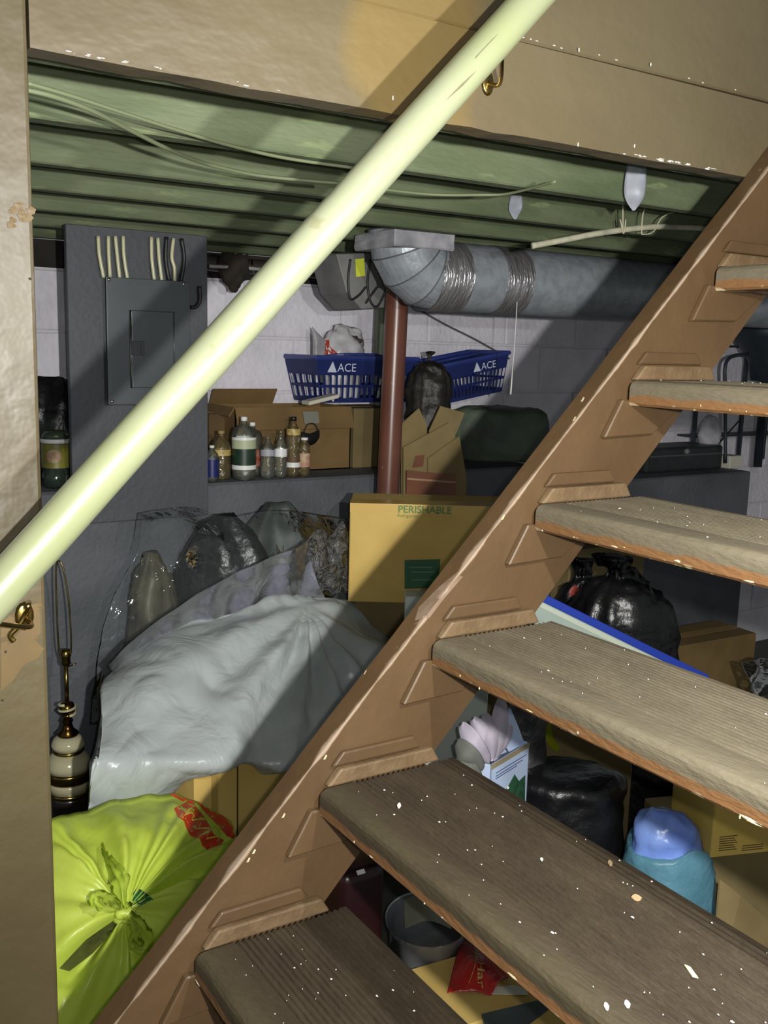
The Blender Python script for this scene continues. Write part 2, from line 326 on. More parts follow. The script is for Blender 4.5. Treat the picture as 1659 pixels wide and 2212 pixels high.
def tread_mat(name, top, dust, nose):
    base = M(name + '_base', top, dust, rough=0.62, scale=6, stretch=(1.6, 6, 6), bump=0.25, bscale=30, lo=0.4, hi=0.75, c3=dust, s3=40, t3=0.7)
    def fn(prev, s, mth, nz, rng, mix):
        v = nz(9, (1, 6, 6), 4)
        a = mth('MULTIPLY', rng(s.outputs['Y'], 0.018, 0.05, 1, 0), rng(s.outputs['Z'], -0.03, -0.018, 0, 1)); a = mth('MULTIPLY', a, rng(v, 0.3, 0.6, 0.35, 1.0))
        c = mix(a, prev, nose)
        g = mth('MULTIPLY', rng(s.outputs['Z'], -0.0015, 0.0, 0, 1), rng(nz(70, (0.4, 4, 1), 8), 0.5, 0.75, 0, 0.5)); c = mix(g, c, dust)
        o = rng(mth('ADD', s.outputs['Z'], mth('MULTIPLY', nz(18, (1, 1, 1), 6), 0.016)), -0.018, -0.014, 1, 0); c = mix(o, c, (98, 68, 38))
        k = mth('MULTIPLY', rng(s.outputs['Z'], -0.038, -0.034, 1, 0), rng(nz(34, (1, 1, 1), 7), 0.56, 0.6, 0, 1)); c = mix(k, c, (170, 156, 124))
        return c
    return worn(base, name, fn)
mT_D = tread_mat('dark_worn_tread', (43, 34, 22), (54, 45, 31), (58, 51, 34)); mT_L = tread_mat('dusty_grey_tread', (74, 67, 53), (86, 79, 63), (86, 79, 63))
def tread_bm():
    prof = [(0.004, -TH), (0.0, -TH + 0.004), (0.0, -0.014)]
    for k in range(1, 5): a = k / 4 * math.pi / 2; prof.append((0.013 - 0.013 * math.cos(a), -0.013 + 0.013 * math.sin(a)))
    y = 0.056
    while y < 0.222: prof += [(y, 0.0), (y + 0.0020, -0.003), (y + 0.0042, -0.003), (y + 0.0062, 0.0)]; y += 0.0088
    prof += [(DEP - 0.006, 0.0), (DEP, -0.006), (DEP, -TH)]
    bm = bmesh.new(); nx = 8; cols = [[bm.verts.new((0.013 + (WID - 0.026) * i / nx, p[0], p[1] + FLOOR)) for p in prof] for i in range(nx + 1)]; m = len(prof)
    for a, b in zip(cols, cols[1:]):
        for k in range(m): bm.faces.new([a[k], a[(k + 1) % m], b[(k + 1) % m], b[k]])
    bm.faces.new(cols[0]); bm.faces.new(cols[-1][::-1]); return bm
td = obj('tread', tread_bm(), mT_D, stair); tl = obj('tread', tread_bm(), mT_L, stair)
# small support cleat below a tread and the two mouldings that run above it on the stringer
def cleat_bm():
    bm = bmesh.new(); pts = [(-0.012, -0.030), (0.13, -0.0405), (0.062, -0.088), (-0.048, -0.091)]
    prism(bm, [(0.0005, y, z - 0.0 + FLOOR) for y, z in pts], V((0.012, 0, 0))); bev(bm, 0.002); return bm
def mould_bm(z0, z1, d, y0, y1):
    bm = bmesh.new(); prism(bm, [(0.0005, y0, z0 + FLOOR), (0.0005, y1, z0 + FLOOR), (0.0005, y1 - 0.014, z1 + FLOOR), (0.0005, y0 + (z1 - z0) * 0.9, z1 + FLOOR)], V((d, 0, 0))); bev(bm, 0.003, 2); return bm
cl = obj('cleat', cleat_bm(), mSTR, stair); m1 = obj('moulding', mould_bm(0.0008, 0.024, 0.014, 0.012, 0.205), M('worn_brown_moulding', (80, 62, 40), (98, 80, 56), rough=0.6, scale=18, bump=0.3), stair)
m2 = obj('moulding', mould_bm(0.026, 0.046, 0.008, 0.022, 0.175), mSTR, stair)
sp0 = V((0, 0, -FLOOR)); done = {}
rng0 = random.Random(11)
for i in range(-2, 8):
    off = V((0, i * RUN, i * RISE - FLOOR))
    for src in ((td if i < 3 else tl), cl, m1, m2):
        if src not in done: src.location = off; done[src] = 1; o = src
        else: o = again(src, stair, off)
        if src in (td, tl): tr = o; ORG[tr] = V((0, 0, FLOOR)) + off
    if 1 <= i <= 5:
        sp = []
        for k in range(70 if i < 3 else 34):
            s_ = rng0.choice((0.0008, 0.001, 0.0012, 0.002)) * (1 if i < 3 else 0.8); sp.append((V((rng0.uniform(0.02, 0.75), i * RUN + rng0.uniform(0.01, 0.225), i * RISE)), s_ * rng0.uniform(0.8, 2.0), s_))
        chips('paint_flecks', sp, tr, mPALE, ZV, XV, YV)
        sp = [(V((rng0.uniform(0.02, 0.7), i * RUN - 0.0003, i * RISE - TH + rng0.uniform(0.002, 0.009))), rng0.choice((0.0015, 0.003, 0.009)) * rng0.uniform(0.7, 1.4), rng0.uniform(0.0008, 0.003)) for k in range(9)]
        chips('paint_flecks', sp, tr, mCHIP, V((0, -1, 0)), XV, ZV)
# larger flakes lying on the second tread and the strip of yellow paint near the frame's edge
for n_, (x, y, a, b) in enumerate(((862, 1741, 0.0085, 0.0028), (1097, 1702, 0.004, 0.002), (1170, 1857, 0.004, 0.002), (1355, 2170, 0.006, 0.003), (1310, 2175, 0.006, 0.0026), (1318, 1865, 0.007, 0.003), (1375, 1940, 0.007, 0.006))):
    bm = bmesh.new(); p = atz(x, y, 2 * RISE + 0.0006); d = (XV * 0.8 - YV * 0.6); e = d.cross(ZV); k = 8
    top = [p + d * (a * math.cos(6.283 * q / k)) + e * (b * math.sin(6.283 * q / k) * (0.8 if q % 2 else 1)) for q in range(k)]
    prism(bm, top, V((0, 0, 0.0011))); obj('paint_flake', bm, mPALE if n_ < 5 else M('tan_chip', (150, 128, 96), rough=0.8), stair)
bm = bmesh.new(); p = atz(1478, 2085, 2 * RISE + 0.0006); prism(bm, [p, p + V((0.006, 0.002, 0)), p + V((0.022, -0.005, 0)), p + V((0.017, -0.008, 0))], V((0, 0, 0.0012))); obj('paint_flake', bm, M('yellow_flake', (220, 220, 150), rough=0.8), stair, label='pale yellow paint flake')
# ================================================================== HANDRAIL
XR = 0.065
ra, rb = atx(1147, 0, XR), atx(2, 1271, XR); rd = (ra - rb).normalized()
rail = root('handrail', rb, 'cream painted round wooden handrail crossing the picture above the stairs', 'handrail')
bm = bmesh.new(); tube(bm, [rb - rd * 0.35 + (ra - rb + rd * 0.9) * (i / 30) + UZ * 0.0016 * fbm((i * 0.4, 0, 0), 1) for i in range(31)], 0.0245, 28)
mRAIL = M('cream_rail_paint', (126, 130, 106), (124, 130, 92), rough=0.34, scale=3.5, lo=0.45, hi=0.7, c3=(116, 116, 90), s3=16, t3=0.66, bump=0.12, bscale=18)
rp = obj('pole', bm, mRAIL, rail, smooth=True)
mCRK = M('rail_crack', (92, 88, 66), rough=0.9)
for poly in ([(1078, 72), (1040, 112), (1026, 128), (1028, 122), (1062, 86)], [(1030, 152), (1000, 186), (962, 218), (996, 182)]): decal(poly, rp, mCRK, 'crack', rp, 0.0006, 2)
mBRASS = M('brass', (150, 130, 76), (112, 92, 46), rough=0.28, metal=1.0, scale=20)
def bracket(px, py, wall_x, nm):
    """hook bracket: plate on the timber, arm, cup under the pole"""
    p = atx(px, py, wall_x); q = rb + rd * ((p - rb).dot(rd)); bm = bmesh.new()
    lathe(bm, V((0, 0, 0)), [(0.008, 0), (0.011, 0.002), (0.008, 0.004)], 14); bmesh.ops.rotate(bm, verts=bm.verts, cent=(0, 0, 0), matrix=Matrix.Rotation(math.pi / 2, 3, 'Y')); bmesh.ops.scale(bm, verts=bm.verts, vec=(1, 1, 1.6)); bmesh.ops.translate(bm, verts=bm.verts, vec=p)
    tube(bm, crv([p + V((0.003, 0, 0)), p + V((0.03, 0, -0.006)), q + V((-0.012, 0, -0.030)), q + V((0, 0, -0.0262))], 6), 0.0030, 8)
    return obj('bracket', bm, mBRASS, rail, smooth=True, label='brass hook bracket')
bracket(52, 1330, -0.04, 'low'); bracket(1052, 180, -0.04, 'high')
bm = bmesh.new(); tube(bm, crv([atx(62, 1302, -0.036), atx(60, 1310, -0.02), atx(58, 1322, -0.033), atx(40, 1352, -0.036), atx(22, 1372, -0.038), atx(30, 1385, -0.038)], 5), 0.0035, 8); obj('hook', bm, mBRASS, po, smooth=True)
# ================================================================== UNDER THE CEILING
mGALV = M('galvanised_sheet', (150, 156, 162), (132, 138, 146), rough=0.4, metal=0.2, scale=30, bump=0.1, bscale=90, c3=(190, 194, 198), s3=70, t3=0.68)
mFOIL = M('foil_tape', (225, 222, 225), (180, 176, 182), rough=0.32, metal=0.85, scale=12, stretch=(1, 5, 1), bump=0.7, bscale=26)
DX, DZ, DR = -1.325, 1.208, 0.103
dy0 = atx(940, 595, DX).y
duct = root('air_duct', (DX, dy0, DZ), 'round grey metal air duct with elbow and foil tape under the joists', 'duct')
def ring(bm, c, a, b, n=32): return [bm.verts.new(c + a * math.cos(2 * math.pi * k / n) + b * math.sin(2 * math.pi * k / n)) for k in range(n)]
def skin(bm, R):
    for p, q in zip(R, R[1:]):
        for k in range(len(p)): bm.faces.new([p[k], p[(k + 1) % len(p)], q[(k + 1) % len(p)], q[k]])
def pipe_y(y0, y1, r, n=36):
    bm = bmesh.new(); skin(bm, [ring(bm, V((DX, y, DZ)), XV * r, ZV * r, n) for y in (y0, (y0 + y1) / 2, y1)]); return bm
obj('pipe', pipe_y(dy0 - 0.002, 5.58, DR), mGALV, duct, smooth=True)
bm = bmesh.new(); piv = V((DX, dy0, DZ + 0.118)); R = []
for g in range(5):
    a = g / 4 * math.pi / 2; c = piv + V((0, -math.sin(a) * 0.118, -math.cos(a) * 0.118)); out = V((0, -math.sin(a), -math.cos(a)))
    R.append(ring(bm, c, XV * DR, out * DR, 36))
skin(bm, R); el = obj('elbow', bm, mGALV, duct)
for p in el.data.polygons: p.use_smooth = False
bm = bmesh.new()
for g in range(5):
    a = g / 4 * math.pi / 2; c = piv + V((0, -math.sin(a) * 0.118, -math.cos(a) * 0.118)); out = V((0, -math.sin(a), -math.cos(a)))
    pts = [c + XV * (DR + 0.001) * math.cos(2 * math.pi * k / 36) + out * (DR + 0.001) * math.sin(2 * math.pi * k / 36) for k in range(37)]; tube(bm, pts, 0.0022, 5, False)
obj('seam_bead', bm, M('dark_seam', (96, 100, 102), rough=0.6, metal=0.4), duct, smooth=True)
bm = bmesh.new(); bc = piv.y - 0.118; abox(bm, (DX - 0.112, bc - 0.098, DZ + 0.066), (DX + 0.108, bc + 0.108, DZ + 0.112)); bev(bm, 0.004); bmesh.ops.subdivide_edges(bm, edges=bm.edges, cuts=3, use_grid_fill=True); crumple(bm, 0.004, 22)
obj('boot_collar', bm, M('sealed_boot', (160, 158, 164), (120, 120, 126), rough=0.6, scale=14), duct)
for x0, x1 in ((942, 1008), (1080, 1138)):
    bm = pipe_y(atx(x0, 600, DX + DR * 0.6).y, atx(x1, 600, DX + DR * 0.6).y, DR + 0.0016); obj('foil_tape', bm, mFOIL, duct, smooth=True, label='shiny crinkled foil tape band')
# pull string hanging in front of the duct
bm = bmesh.new(); tube(bm, crv([atx(1117, 652, -1.2), atx(1112, 740, -1.2), atx(1107, 800, -1.2)], 4), 0.0011, 6); ps = root('pull_string', atx(1117, 655, -1.2), 'thin white pull string hanging below the foil taped duct', 'string')
obj('cord', bm, M('white_cord', (220, 222, 216), rough=0.7), ps)
bm = bmesh.new(); tube(bm, [atx(1107, 798, -1.2), atx(1105, 830, -1.2), atx(1103, 852, -1.2)], [0.0012, 0.0022, 0.0032], 8); obj('toggle', bm, M('white_cord', (220, 222, 216)), ps, smooth=True)
# grey sheet metal hood with wires and a yellow tag
hood = root('sheet_metal_hood', atx(780, 600, -1.72), 'angular grey sheet metal hood with black wires beside the duct elbow', 'hood')
bm = bmesh.new(); prism(bm, [atx(x, y, -1.645) for x, y in ((727, 548), (832, 545), (842, 664), (782, 668), (750, 632))], V((-0.18, 0, 0))); bev(bm, 0.003); obj('shell', bm, M('dull_grey_sheet', (132, 132, 130), (108, 108, 108), rough=0.6, metal=0.2, scale=8), hood)
bm = bmesh.new(); prism(bm, [atx(x, y, -1.644) for x, y in ((767, 560), (786, 558), (788, 596), (769, 598))], V((0.002, 0, 0))); obj('tag', bm, M('yellow_green_tag', (206, 214, 60), rough=0.7), hood, label='yellow green paper tag')
for pts in ([(757, 560), (752, 605), (757, 645), (775, 638), (790, 620)], [(800, 560), (794, 610), (800, 650), (815, 662), (832, 630), (842, 600)], [(815, 620), (800, 640), (790, 655)]):
    bm = bmesh.new(); tube(bm, crv([atx(x, y, -1.638) for x, y in pts], 6), 0.004, 6); obj('wire', bm, M('black_rubber', (34, 34, 36), rough=0.5), hood, smooth=True)
# pipe, cables and lagging along the top of the back wall
mBLK = M('black_rubber', (34, 34, 36), rough=0.5)
lp = root('lagged_pipe', V((-2.06, 0.96, 1.24)), 'dark lagged pipe running along the top of the white block wall', 'pipe')
bm = bmesh.new(); tube(bm, crv([V((-2.06, 0.96, 1.262)), V((-2.06, 1.3, 1.258)), V((-2.05, 1.75, 1.262)), V((-2.05, 2.3, 1.265))], 5), 0.026, 10); obj('pipe', bm, M('black_pipe', (52, 46, 42), (36, 32, 30), rough=0.6, scale=12), lp, smooth=True)
for y_ in (1.0, 1.6, 2.2):
    bm = bmesh.new(); abox(bm, (-2.214, y_ - 0.012, 1.286), (-2.05, y_ + 0.012, 1.292)); obj('hanger', bm, mBLK, lp)
bm = bmesh.new(); tube(bm, crv([atx(x, y, -1.98) for x, y in ((452, 575), (520, 578), (600, 583), (660, 572), (735, 563))], 5), 0.006, 8); obj('cable', bm, M('grey_cable', (150, 152, 146), rough=0.5), smooth=True, label='grey cable running level above the dark lagged pipe', cat='cable')
bm = blob(atx(505, 640, -2.0) + V((0, 0, 0.02)), RD * 0.05, FH * 0.04, [(0, 0.05), (0.015, 0.35), (0.05, 0.9), (0.085, 1.0), (0.115, 0.8)], 20, 4); crumple(bm, 0.012, 30, 4); obj('lagging_clump', bm, M('dark_lagging', (50, 42, 34), (30, 26, 22), rough=0.95, scale=30), lp, smooth=True, label='ragged dark clump of lagging')
for x in (516, 531, 546):  # bright rods added to give the glints along the pipe
    bm = bmesh.new(); tube(bm, [atx(x - 2, 562, -2.02), atx(x, 578, -2.02), atx(x + 3, 592, -2.02)], 0.003, 8)
    obj('glint_rod', bm, M('chrome_glint', (220, 220, 214), rough=0.15, metal=1.0), lp, smooth=True, label='small shiny rod making a glint')
# loose cables across the joists
def cable(name, pts, Z, r, label, mat):
    bm = bmesh.new(); tube(bm, crv([atz(x, y, Z) for x, y in pts], 8), r, 8); return obj(name, bm, mat, smooth=True, label=label, cat='cable')
mWIRE = M('pale_green_wire', (104, 112, 84), rough=0.6)
cable('cable', [(60, 195), (120, 210), (200, 240), (290, 286), (370, 325), (440, 352), (540, 376), (640, 388), (760, 398)], 1.302, 0.0035, 'pale green painted cable sagging lowest across the joists', mWIRE)
cable('cable', [(60, 180), (150, 206), (270, 245), (380, 280), (500, 315), (620, 342), (760, 362)], 1.3085, 0.003, 'thin pale cable running above the sagging one on the joists', mWIRE)
cable('cable', [(820, 408), (930, 420), (1030, 421), (1100, 418), (1200, 392)], 1.301, 0.0028, 'thin pale cable under the joists right of the handrail', mWIRE)
bm = bmesh.new(); tube(bm, crv([atx(x, y, -0.70) for x, y in ((1150, 531), (1210, 520), (1300, 503), (1400, 491), (1470, 491), (1600, 497))], 6), 0.0075, 10)
cb = root('cable_bundle', atx(1300, 503, -0.70), 'pale grey cable bundle tied with twine above the air duct', 'cable'); obj('bundle', bm, M('pale_bundle', (176, 172, 150), (150, 148, 130), rough=0.8, scale=30), cb, smooth=True)
for pts in ([(1340, 474), (1347, 505), (1352, 474)], [(1418, 425), (1392, 452), (1386, 500), (1392, 506), (1412, 500), (1430, 470), (1462, 455), (1480, 448)], [(1400, 440), (1425, 430)]):
    bm = bmesh.new(); tube(bm, crv([atx(x, y, -0.69) for x, y in pts], 5), 0.0018, 6); obj('twine', bm, M('pale_twine', (170, 166, 140), rough=0.9), cb, smooth=True)
q = atx(1346, 498, -0.69); bm = bmesh.new(); tube(bm, [q + V((0, 0, -0.006)), V((-0.70, q.y, 1.4)), V((-0.71, q.y, 1.4995))], 0.0018, 6); obj('twine', bm, M('pale_twine', (170, 166, 140)), cb, smooth=True)
def strip(pts, X, label):
    p = [atx(x, y, X) for x, y in pts]; bm = sheet([[p[0], (p[0] + p[1]) / 2 + XV * 0.02, p[1]], [p[2], (p[2] + p[3]) / 2 + XV * 0.028, p[3]], [p[4], p[4] + XV * 0.006 + YV * 0.002, p[4] + YV * 0.004]], 5, 6)
    bmesh.ops.solidify(bm, geom=bm.faces[:], thickness=0.0015); return obj('plastic_strip', bm, M('grey_plastic_strip', (196, 200, 210), (170, 174, 184), rough=0.4, scale=20), smooth=True, label=label, cat='strip')
strip([(1356, 345), (1398, 348), (1348, 418), (1390, 424), (1366, 455)], -0.40, 'larger pale grey pointed plastic strip hanging from the front joist')
strip([(1103, 422), (1126, 424), (1099, 452), (1123, 452), (1110, 474)], -0.79, 'smaller pale grey pointed plastic strip hanging from a joist farther in')
# ================================================================== ELECTRICAL BOARD
mBOARD = M('dark_grey_board', (76, 79, 84), (66, 69, 74), rough=0.6, scale=3, bump=0.15)
XB = -1.722
bl, br_ = atx(150, 800, XB).y, atx(449, 800, XB).y
bm = bmesh.new(); abox(bm, (XB - 0.024, bl, 0.46), (XB, br_, 1.311)); bev(bm, 0.002); obj('mounting_board', bm, mBOARD, label='tall dark grey painted board carrying the breaker panel', cat='board')
XP = XB + 0.045
pl, pr_, pt, pb = atx(231, 700, XP).y, atx(411, 700, XP).y, atx(320, 603, XP).z, atx(300, 874, XP).z
bp_ = root('breaker_panel', (XB, (pl + pr_) / 2, pb), 'grey steel breaker panel with a hinged door on the dark board', 'panel')
mPAN = M('grey_steel_panel', (86, 92, 95), (80, 86, 89), rough=0.35, metal=0.3, scale=6)
bm = bmesh.new(); abox(bm, (XB + 0.0005, pl + 0.012, pb + 0.012), (XP - 0.006, pr_ - 0.012, pt - 0.012)); obj('box', bm, mPAN, bp_)
bm = bmesh.new(); abox(bm, (XP - 0.006, pl, pb), (XP, pr_, pt)); bev(bm, 0.002, 2); obj('cover', bm, mPAN, bp_)
dl, dr_, dt, db = atx(283, 755, XP).y, atx(374, 755, XP).y, atx(330, 672, XP).z, atx(330, 838, XP).z
bm = bmesh.new(); abox(bm, (XP + 0.0005, dl, db), (XP + 0.006, dr_, dt)); bev(bm, 0.0025, 3); door = obj('door', bm, mPAN, bp_)
lc = atx(300, 752, XP + 0.006); bm = bmesh.new(); abox(bm, (XP + 0.006, lc.y - 0.024, lc.z - 0.02), (XP + 0.009, lc.y + 0.016, lc.z + 0.02)); bev(bm, 0.002); abox(bm, (XP + 0.009, lc.y + 0.004, lc.z - 0.016), (XP + 0.015, lc.y + 0.010, lc.z + 0.016)); obj('latch', bm, M('dark_latch', (62, 66, 70), rough=0.4), door)
bm = bmesh.new(); tube(bm, [V((XP + 0.004, dl - 0.001, db)), V((XP + 0.004, dl - 0.001, dt))], 0.0035, 8); obj('edge_highlight', bm, M('bright_steel', (200, 200, 196), rough=0.25, metal=1.0), door, smooth=True, label='bright steel rod as highlight on the door edge')  # bright rod put in for the highlight along the door edge
bm = bmesh.new(); tube(bm, [V((XP + 0.003, dr_ + 0.002, db + 0.02)), V((XP + 0.003, dr_ + 0.002, dt))], 0.0025, 8); obj('hinge', bm, mPAN, door, smooth=True)
for yy, zz in ((pl + 0.008, pt - 0.008), (pr_ - 0.02, pt - 0.008), (pl + 0.01, pb + 0.01)):
    bm = bmesh.new(); lathe(bm, V((0, 0, 0)), [(0.005, 0), (0.005, 0.002), (0.003, 0.004)], 10); bmesh.ops.rotate(bm, verts=bm.verts, cent=(0, 0, 0), matrix=Matrix.Rotation(math.pi / 2, 3, 'Y')); bmesh.ops.translate(bm, verts=bm.verts, vec=(XP, yy, zz)); obj('screw', bm, M('bright_steel', (200, 200, 196)), bp_, smooth=True)
mCAB = M('cream_cable_sheath', (188, 186, 150), rough=0.3)
for pts in ([(212, 510), (214, 545), (218, 570), (224, 600)], [(234, 510), (235, 550), (238, 600)], [(249, 510), (253, 550), (259, 605)], [(266, 510), (268, 555), (276, 606)], [(327, 512), (328, 560), (334, 608)], [(341, 514), (344, 560), (350, 610)], [(375, 515), (371, 555), (377, 580), (377, 612)]):
    bm = bmesh.new(); tube(bm, crv([atx(x, y, XB + 0.025) for x, y in pts], 4), 0.0055, 8); obj('cable', bm, mCAB, bp_, smooth=True)
for pts in ([(360, 512), (358, 560), (366, 610)], [(392, 515), (398, 560), (390, 612)], [(431, 618), (432, 648), (424, 662), (412, 664)]):
    bm = bmesh.new(); tube(bm, crv([atx(x, y, XB + 0.022) for x, y in pts], 4), 0.006, 8); obj('cable', bm, mBLK, bp_, smooth=True, label='black cable')
# ================================================================== COLUMN
ct, cbm = atx(858, 640, -1.58), atx(838, 1060, -1.58); cd_ = (ct - cbm) / (ct.z - cbm.z)
colm = root('steel_post', cbm + cd_ * (FLOOR - cbm.z), 'round red brown steel post standing in front of the ledge', 'post')
bm = bmesh.new(); tube(bm, [cbm + cd_ * (FLOOR + 0.012 - cbm.z), cbm, ct, cbm + cd_ * (1.30 - cbm.z)], 0.0375, 28); obj('shaft', bm, M('red_brown_steel_paint', (104, 64, 50), (94, 56, 44), rough=0.32, scale=6, c3=(118, 84, 68), s3=30, t3=0.68), colm, smooth=True)
for z0, z1 in ((FLOOR, FLOOR + 0.012), (1.30, 1.311)):
    c = cbm + cd_ * (z0 - cbm.z); bm = bmesh.new(); abox(bm, (c.x - 0.06, c.y - 0.06, z0), (c.x + 0.06, c.y + 0.06, z1)); obj('plate', bm, M('red_brown_steel_paint', (126, 74, 58)), colm)
c = cbm + cd_ * (0.50 - cbm.z); bm = bmesh.new(); tube(bm, [c, c + cd_ * 0.012], 0.042, 28); 
bm.free()
# pale green board and dark cord on the back wall
q = atx(826, 700, -2.19); bm = bmesh.new(); abox(bm, (-2.198, q.y - 0.03, 0.556), (-2.175, q.y + 0.03, 1.21)); bev(bm, 0.002); obj('wall_batten', bm, M('pale_green_batten', (150, 162, 138), rough=0.8), label='pale green upright batten on the wall behind the steel post', cat='batten')
bm = bmesh.new(); tube(bm, crv([atx(x, y, -2.18) for x, y in ((890, 660), (960, 700), (1030, 735), (1100, 775))], 4), 0.004, 6); obj('slanting_line', bm, M('grey_cord', (92, 92, 94), rough=0.7), smooth=True, label='dark cord slanting down the white wall below the duct', cat='line')
# ================================================================== THINGS ON THE LEDGE
LZ = 0.556
mCARD = M('brown_cardboard', (150, 122, 72), (136, 108, 62), rough=0.85, scale=5, bump=0.15, bscale=40)
mCARDD = M('aged_cardboard', (124, 98, 58), (104, 82, 48), rough=0.85, scale=6)
mCARDY = M('yellow_cardboard', (202, 172, 98), (190, 158, 84), rough=0.8, scale=6)
mTAPE = M('brown_tape', (168, 140, 86), rough=0.3)
def carton(name, label, P, u, wd, dp, h, mat, seam=True, flaps=(), tapemat=None, nrm=None, group=None):
    """closed or open carton: P front lower left corner, u along the front"""
    u = u.normalized(); n = nrm if nrm else UZ.cross(u).normalized(); r_ = root(name, P + u * wd / 2 + n * dp / 2, label, 'box', group)
    bm = bmesh.new()
    if flaps:
        t = 0.004
        for o_, a, b in ((P, u * wd, n * t), (P + n * (dp - t), u * wd, n * t), (P, u * t, n * dp), (P + u * (wd - t), u * t, n * dp)): obox(bm, o_, a, b, UZ * h)
        obox(bm, P, u * wd, n * dp, UZ * t)
    else: obox(bm, P, u * wd, n * dp, UZ * h); bev(bm, 0.003)
    obj('body', bm, mat, r_)
    for (o_, a, b) in flaps:
        bm = bmesh.new(); c = a.cross(b).normalized() * 0.004; obox(bm, o_, a, b, c); obj('flap', bm, mat, r_)
    if seam:
        bm = bmesh.new(); obox(bm, P + n * (dp / 2 - 0.025) + UZ * (h + 0.0003), u * wd, n * 0.05, UZ * 0.0006); obox(bm, P + n * (dp / 2 - 0.025) - u * 0.0006 + UZ * h * 0.75, -u * 0.0006, n * 0.05, UZ * h * 0.25); obj('tape', bm, tapemat or mTAPE, r_)
    return r_
# big open carton with tape on the front, and its neighbours
P = atx(508, 1000, -1.93); P.z = LZ; wd = atx(756, 1000, -1.93).y - P.y; h = 0.225
bigc = carton('cardboard_box', 'large open brown cardboard box behind the bottles on the ledge', P, YV, wd, 0.23, h, mCARDD, seam=False, nrm=-XV,
    flaps=[(P + UZ * h, YV * wd, V((0.025, 0, -0.075))), (P + UZ * h + V((-0.23, 0, 0)), YV * wd * 0.55, V((0.04, 0.0, 0.055))), (P + UZ * h, V((-0.23, 0, 0)), V((0, -0.02, -0.03)))])
bm = bmesh.new(); a = atx(658, 878, -1.90); obox(bm, V((P.x + 0.0285, a.y, P.z + h - 0.056)), V((0.0, 0.06, 0)), V((0.001, 0, 0.003)), V((-0.012, 0, 0.038))); obj('tape', bm, M('silver_tape', (128, 128, 120), rough=0.35), bigc, label='grey tape patch')
P = atx(452, 1000, -2.02); P.z = LZ; carton('cardboard_box', 'small dark cardboard box half hidden by the grey board on the ledge', P, YV, 0.075, 0.14, 0.2, M('dark_cardboard', (96, 76, 44), (84, 66, 38), rough=0.85), nrm=-XV)
P = atx(763, 1000, -1.93); P.z = LZ; carton('cardboard_box', 'plain upright cardboard box between the open box and the steel post', P, YV, 0.2, 0.23, 0.218, M('olive_cardboard', (118, 102, 66), (104, 90, 58), rough=0.85), nrm=-XV)
# white tray on the open carton
bm = bmesh.new(); a, b = atx(668, 876, -1.92), atx(733, 860, -1.92); obox(bm, a, b - a, V((-0.06, 0, 0)), UZ * 0.014); bev(bm, 0.002); obox(bm, b + V((-0.005, -0.025, -0.012)), V((0, 0.006, 0)), V((-0.006, 0, 0)), UZ * 0.014); obj('white_tray', bm, M('dull_white', (204, 200, 184), rough=0.6), label='small white flat tray tilted on the open cardboard box', cat='tray')
# black pouch with loop hanging on the carton
pch = root('black_pouch', atx(670, 950, -1.895), 'small black pouch with loop handle hanging before the open box', 'pouch')
bm = sheet([[atx(652, 932, -1.893), atx(670, 936, -1.888), atx(690, 928, -1.893)], [atx(652, 945, -1.888), atx(670, 950, -1.88), atx(690, 944, -1.888)], [atx(662, 958, -1.893), atx(672, 962, -1.89), atx(682, 957, -1.893)]], 5, 5); bmesh.ops.solidify(bm, geom=bm.faces[:], thickness=0.008); obj('bag', bm, mBLK, pch, smooth=True)
bm = bmesh.new(); tube(bm, crv([atx(x, y, -1.89) for x, y in ((657, 934), (664, 918), (676, 915), (684, 922), (687, 931))], 5), 0.0022, 6); obj('handle', bm, mBLK, pch, smooth=True)
# bottles along the front of the ledge
mCLR = clear_film('clear_bottle_plastic', (190, 196, 180), 0.88, 0.08, 0.25, 40)
mAMB = clear_film('amber_bottle_plastic', (150, 130, 84), 0.72, 0.1, 0.3, 40)
def bottle(px, wpx, top, base, X, label, body, cap, bands=(), shoulder=0.66, neck=0.32, capc=None, grp='bottles along the ledge'):
    c = atx(px, base, X); c.z = LZ; s = (c - CAM).dot(FWD) / FPX; r = wpx * s / 2; H = atx(px, top, X).z - LZ
    b = root('bottle', c, label, 'bottle', grp); bm = bmesh.new(); prof = [(r * 0.8, 0), (r, 0.008)]; k = 9
    for i in range(1, k): prof.append((r * (1 - 0.035 * (i % 2)), 0.008 + (H * shoulder - 0.008) * i / k))
    prof += [(r, H * shoulder), (r * 0.85, H * (shoulder + 0.10)), (r * neck * 1.25, H * 0.87), (r * neck, H * 0.91), (r * neck, H * 0.93)]
    lathe(bm, c, prof, 20); obj('body', bm, body, b, smooth=True)
    bm = bmesh.new(); lathe(bm, c + UZ * H * 0.932, [(r * neck * 1.12, 0), (r * neck * 1.12, H * 0.064), (r * neck * 0.95, H * 0.068)], 14); obj('cap', bm, cap, b, smooth=True)
    for z0, z1, mt in bands:
        bm = bmesh.new(); skin(bm, [ring(bm, c + UZ * z0 * H, XV * r * 1.015, YV * r * 1.015, 22), ring(bm, c + UZ * z1 * H, XV * r * 1.015, YV * r * 1.015, 22)]); obj('paper_band', bm, mt, b, smooth=True)
    return b
mWH = M('white_plastic', (226, 226, 224), rough=0.35); mGRN = M('dark_green_print', (34, 56, 40), (24, 40, 30), rough=0.4, scale=40); mCREAM = M('pale_green_print', (176, 182, 150), rough=0.5)
mRED = M('red_print', (150, 48, 38), (170, 120, 100), rough=0.5, scale=60); mBLUE = M('deep_blue_print', (28, 36, 96), rough=0.4); mGOLD = M('gold_print', (196, 176, 110), (150, 120, 60), rough=0.4, scale=70); mGREYB = M('grey_print', (160, 160, 170), rough=0.5)
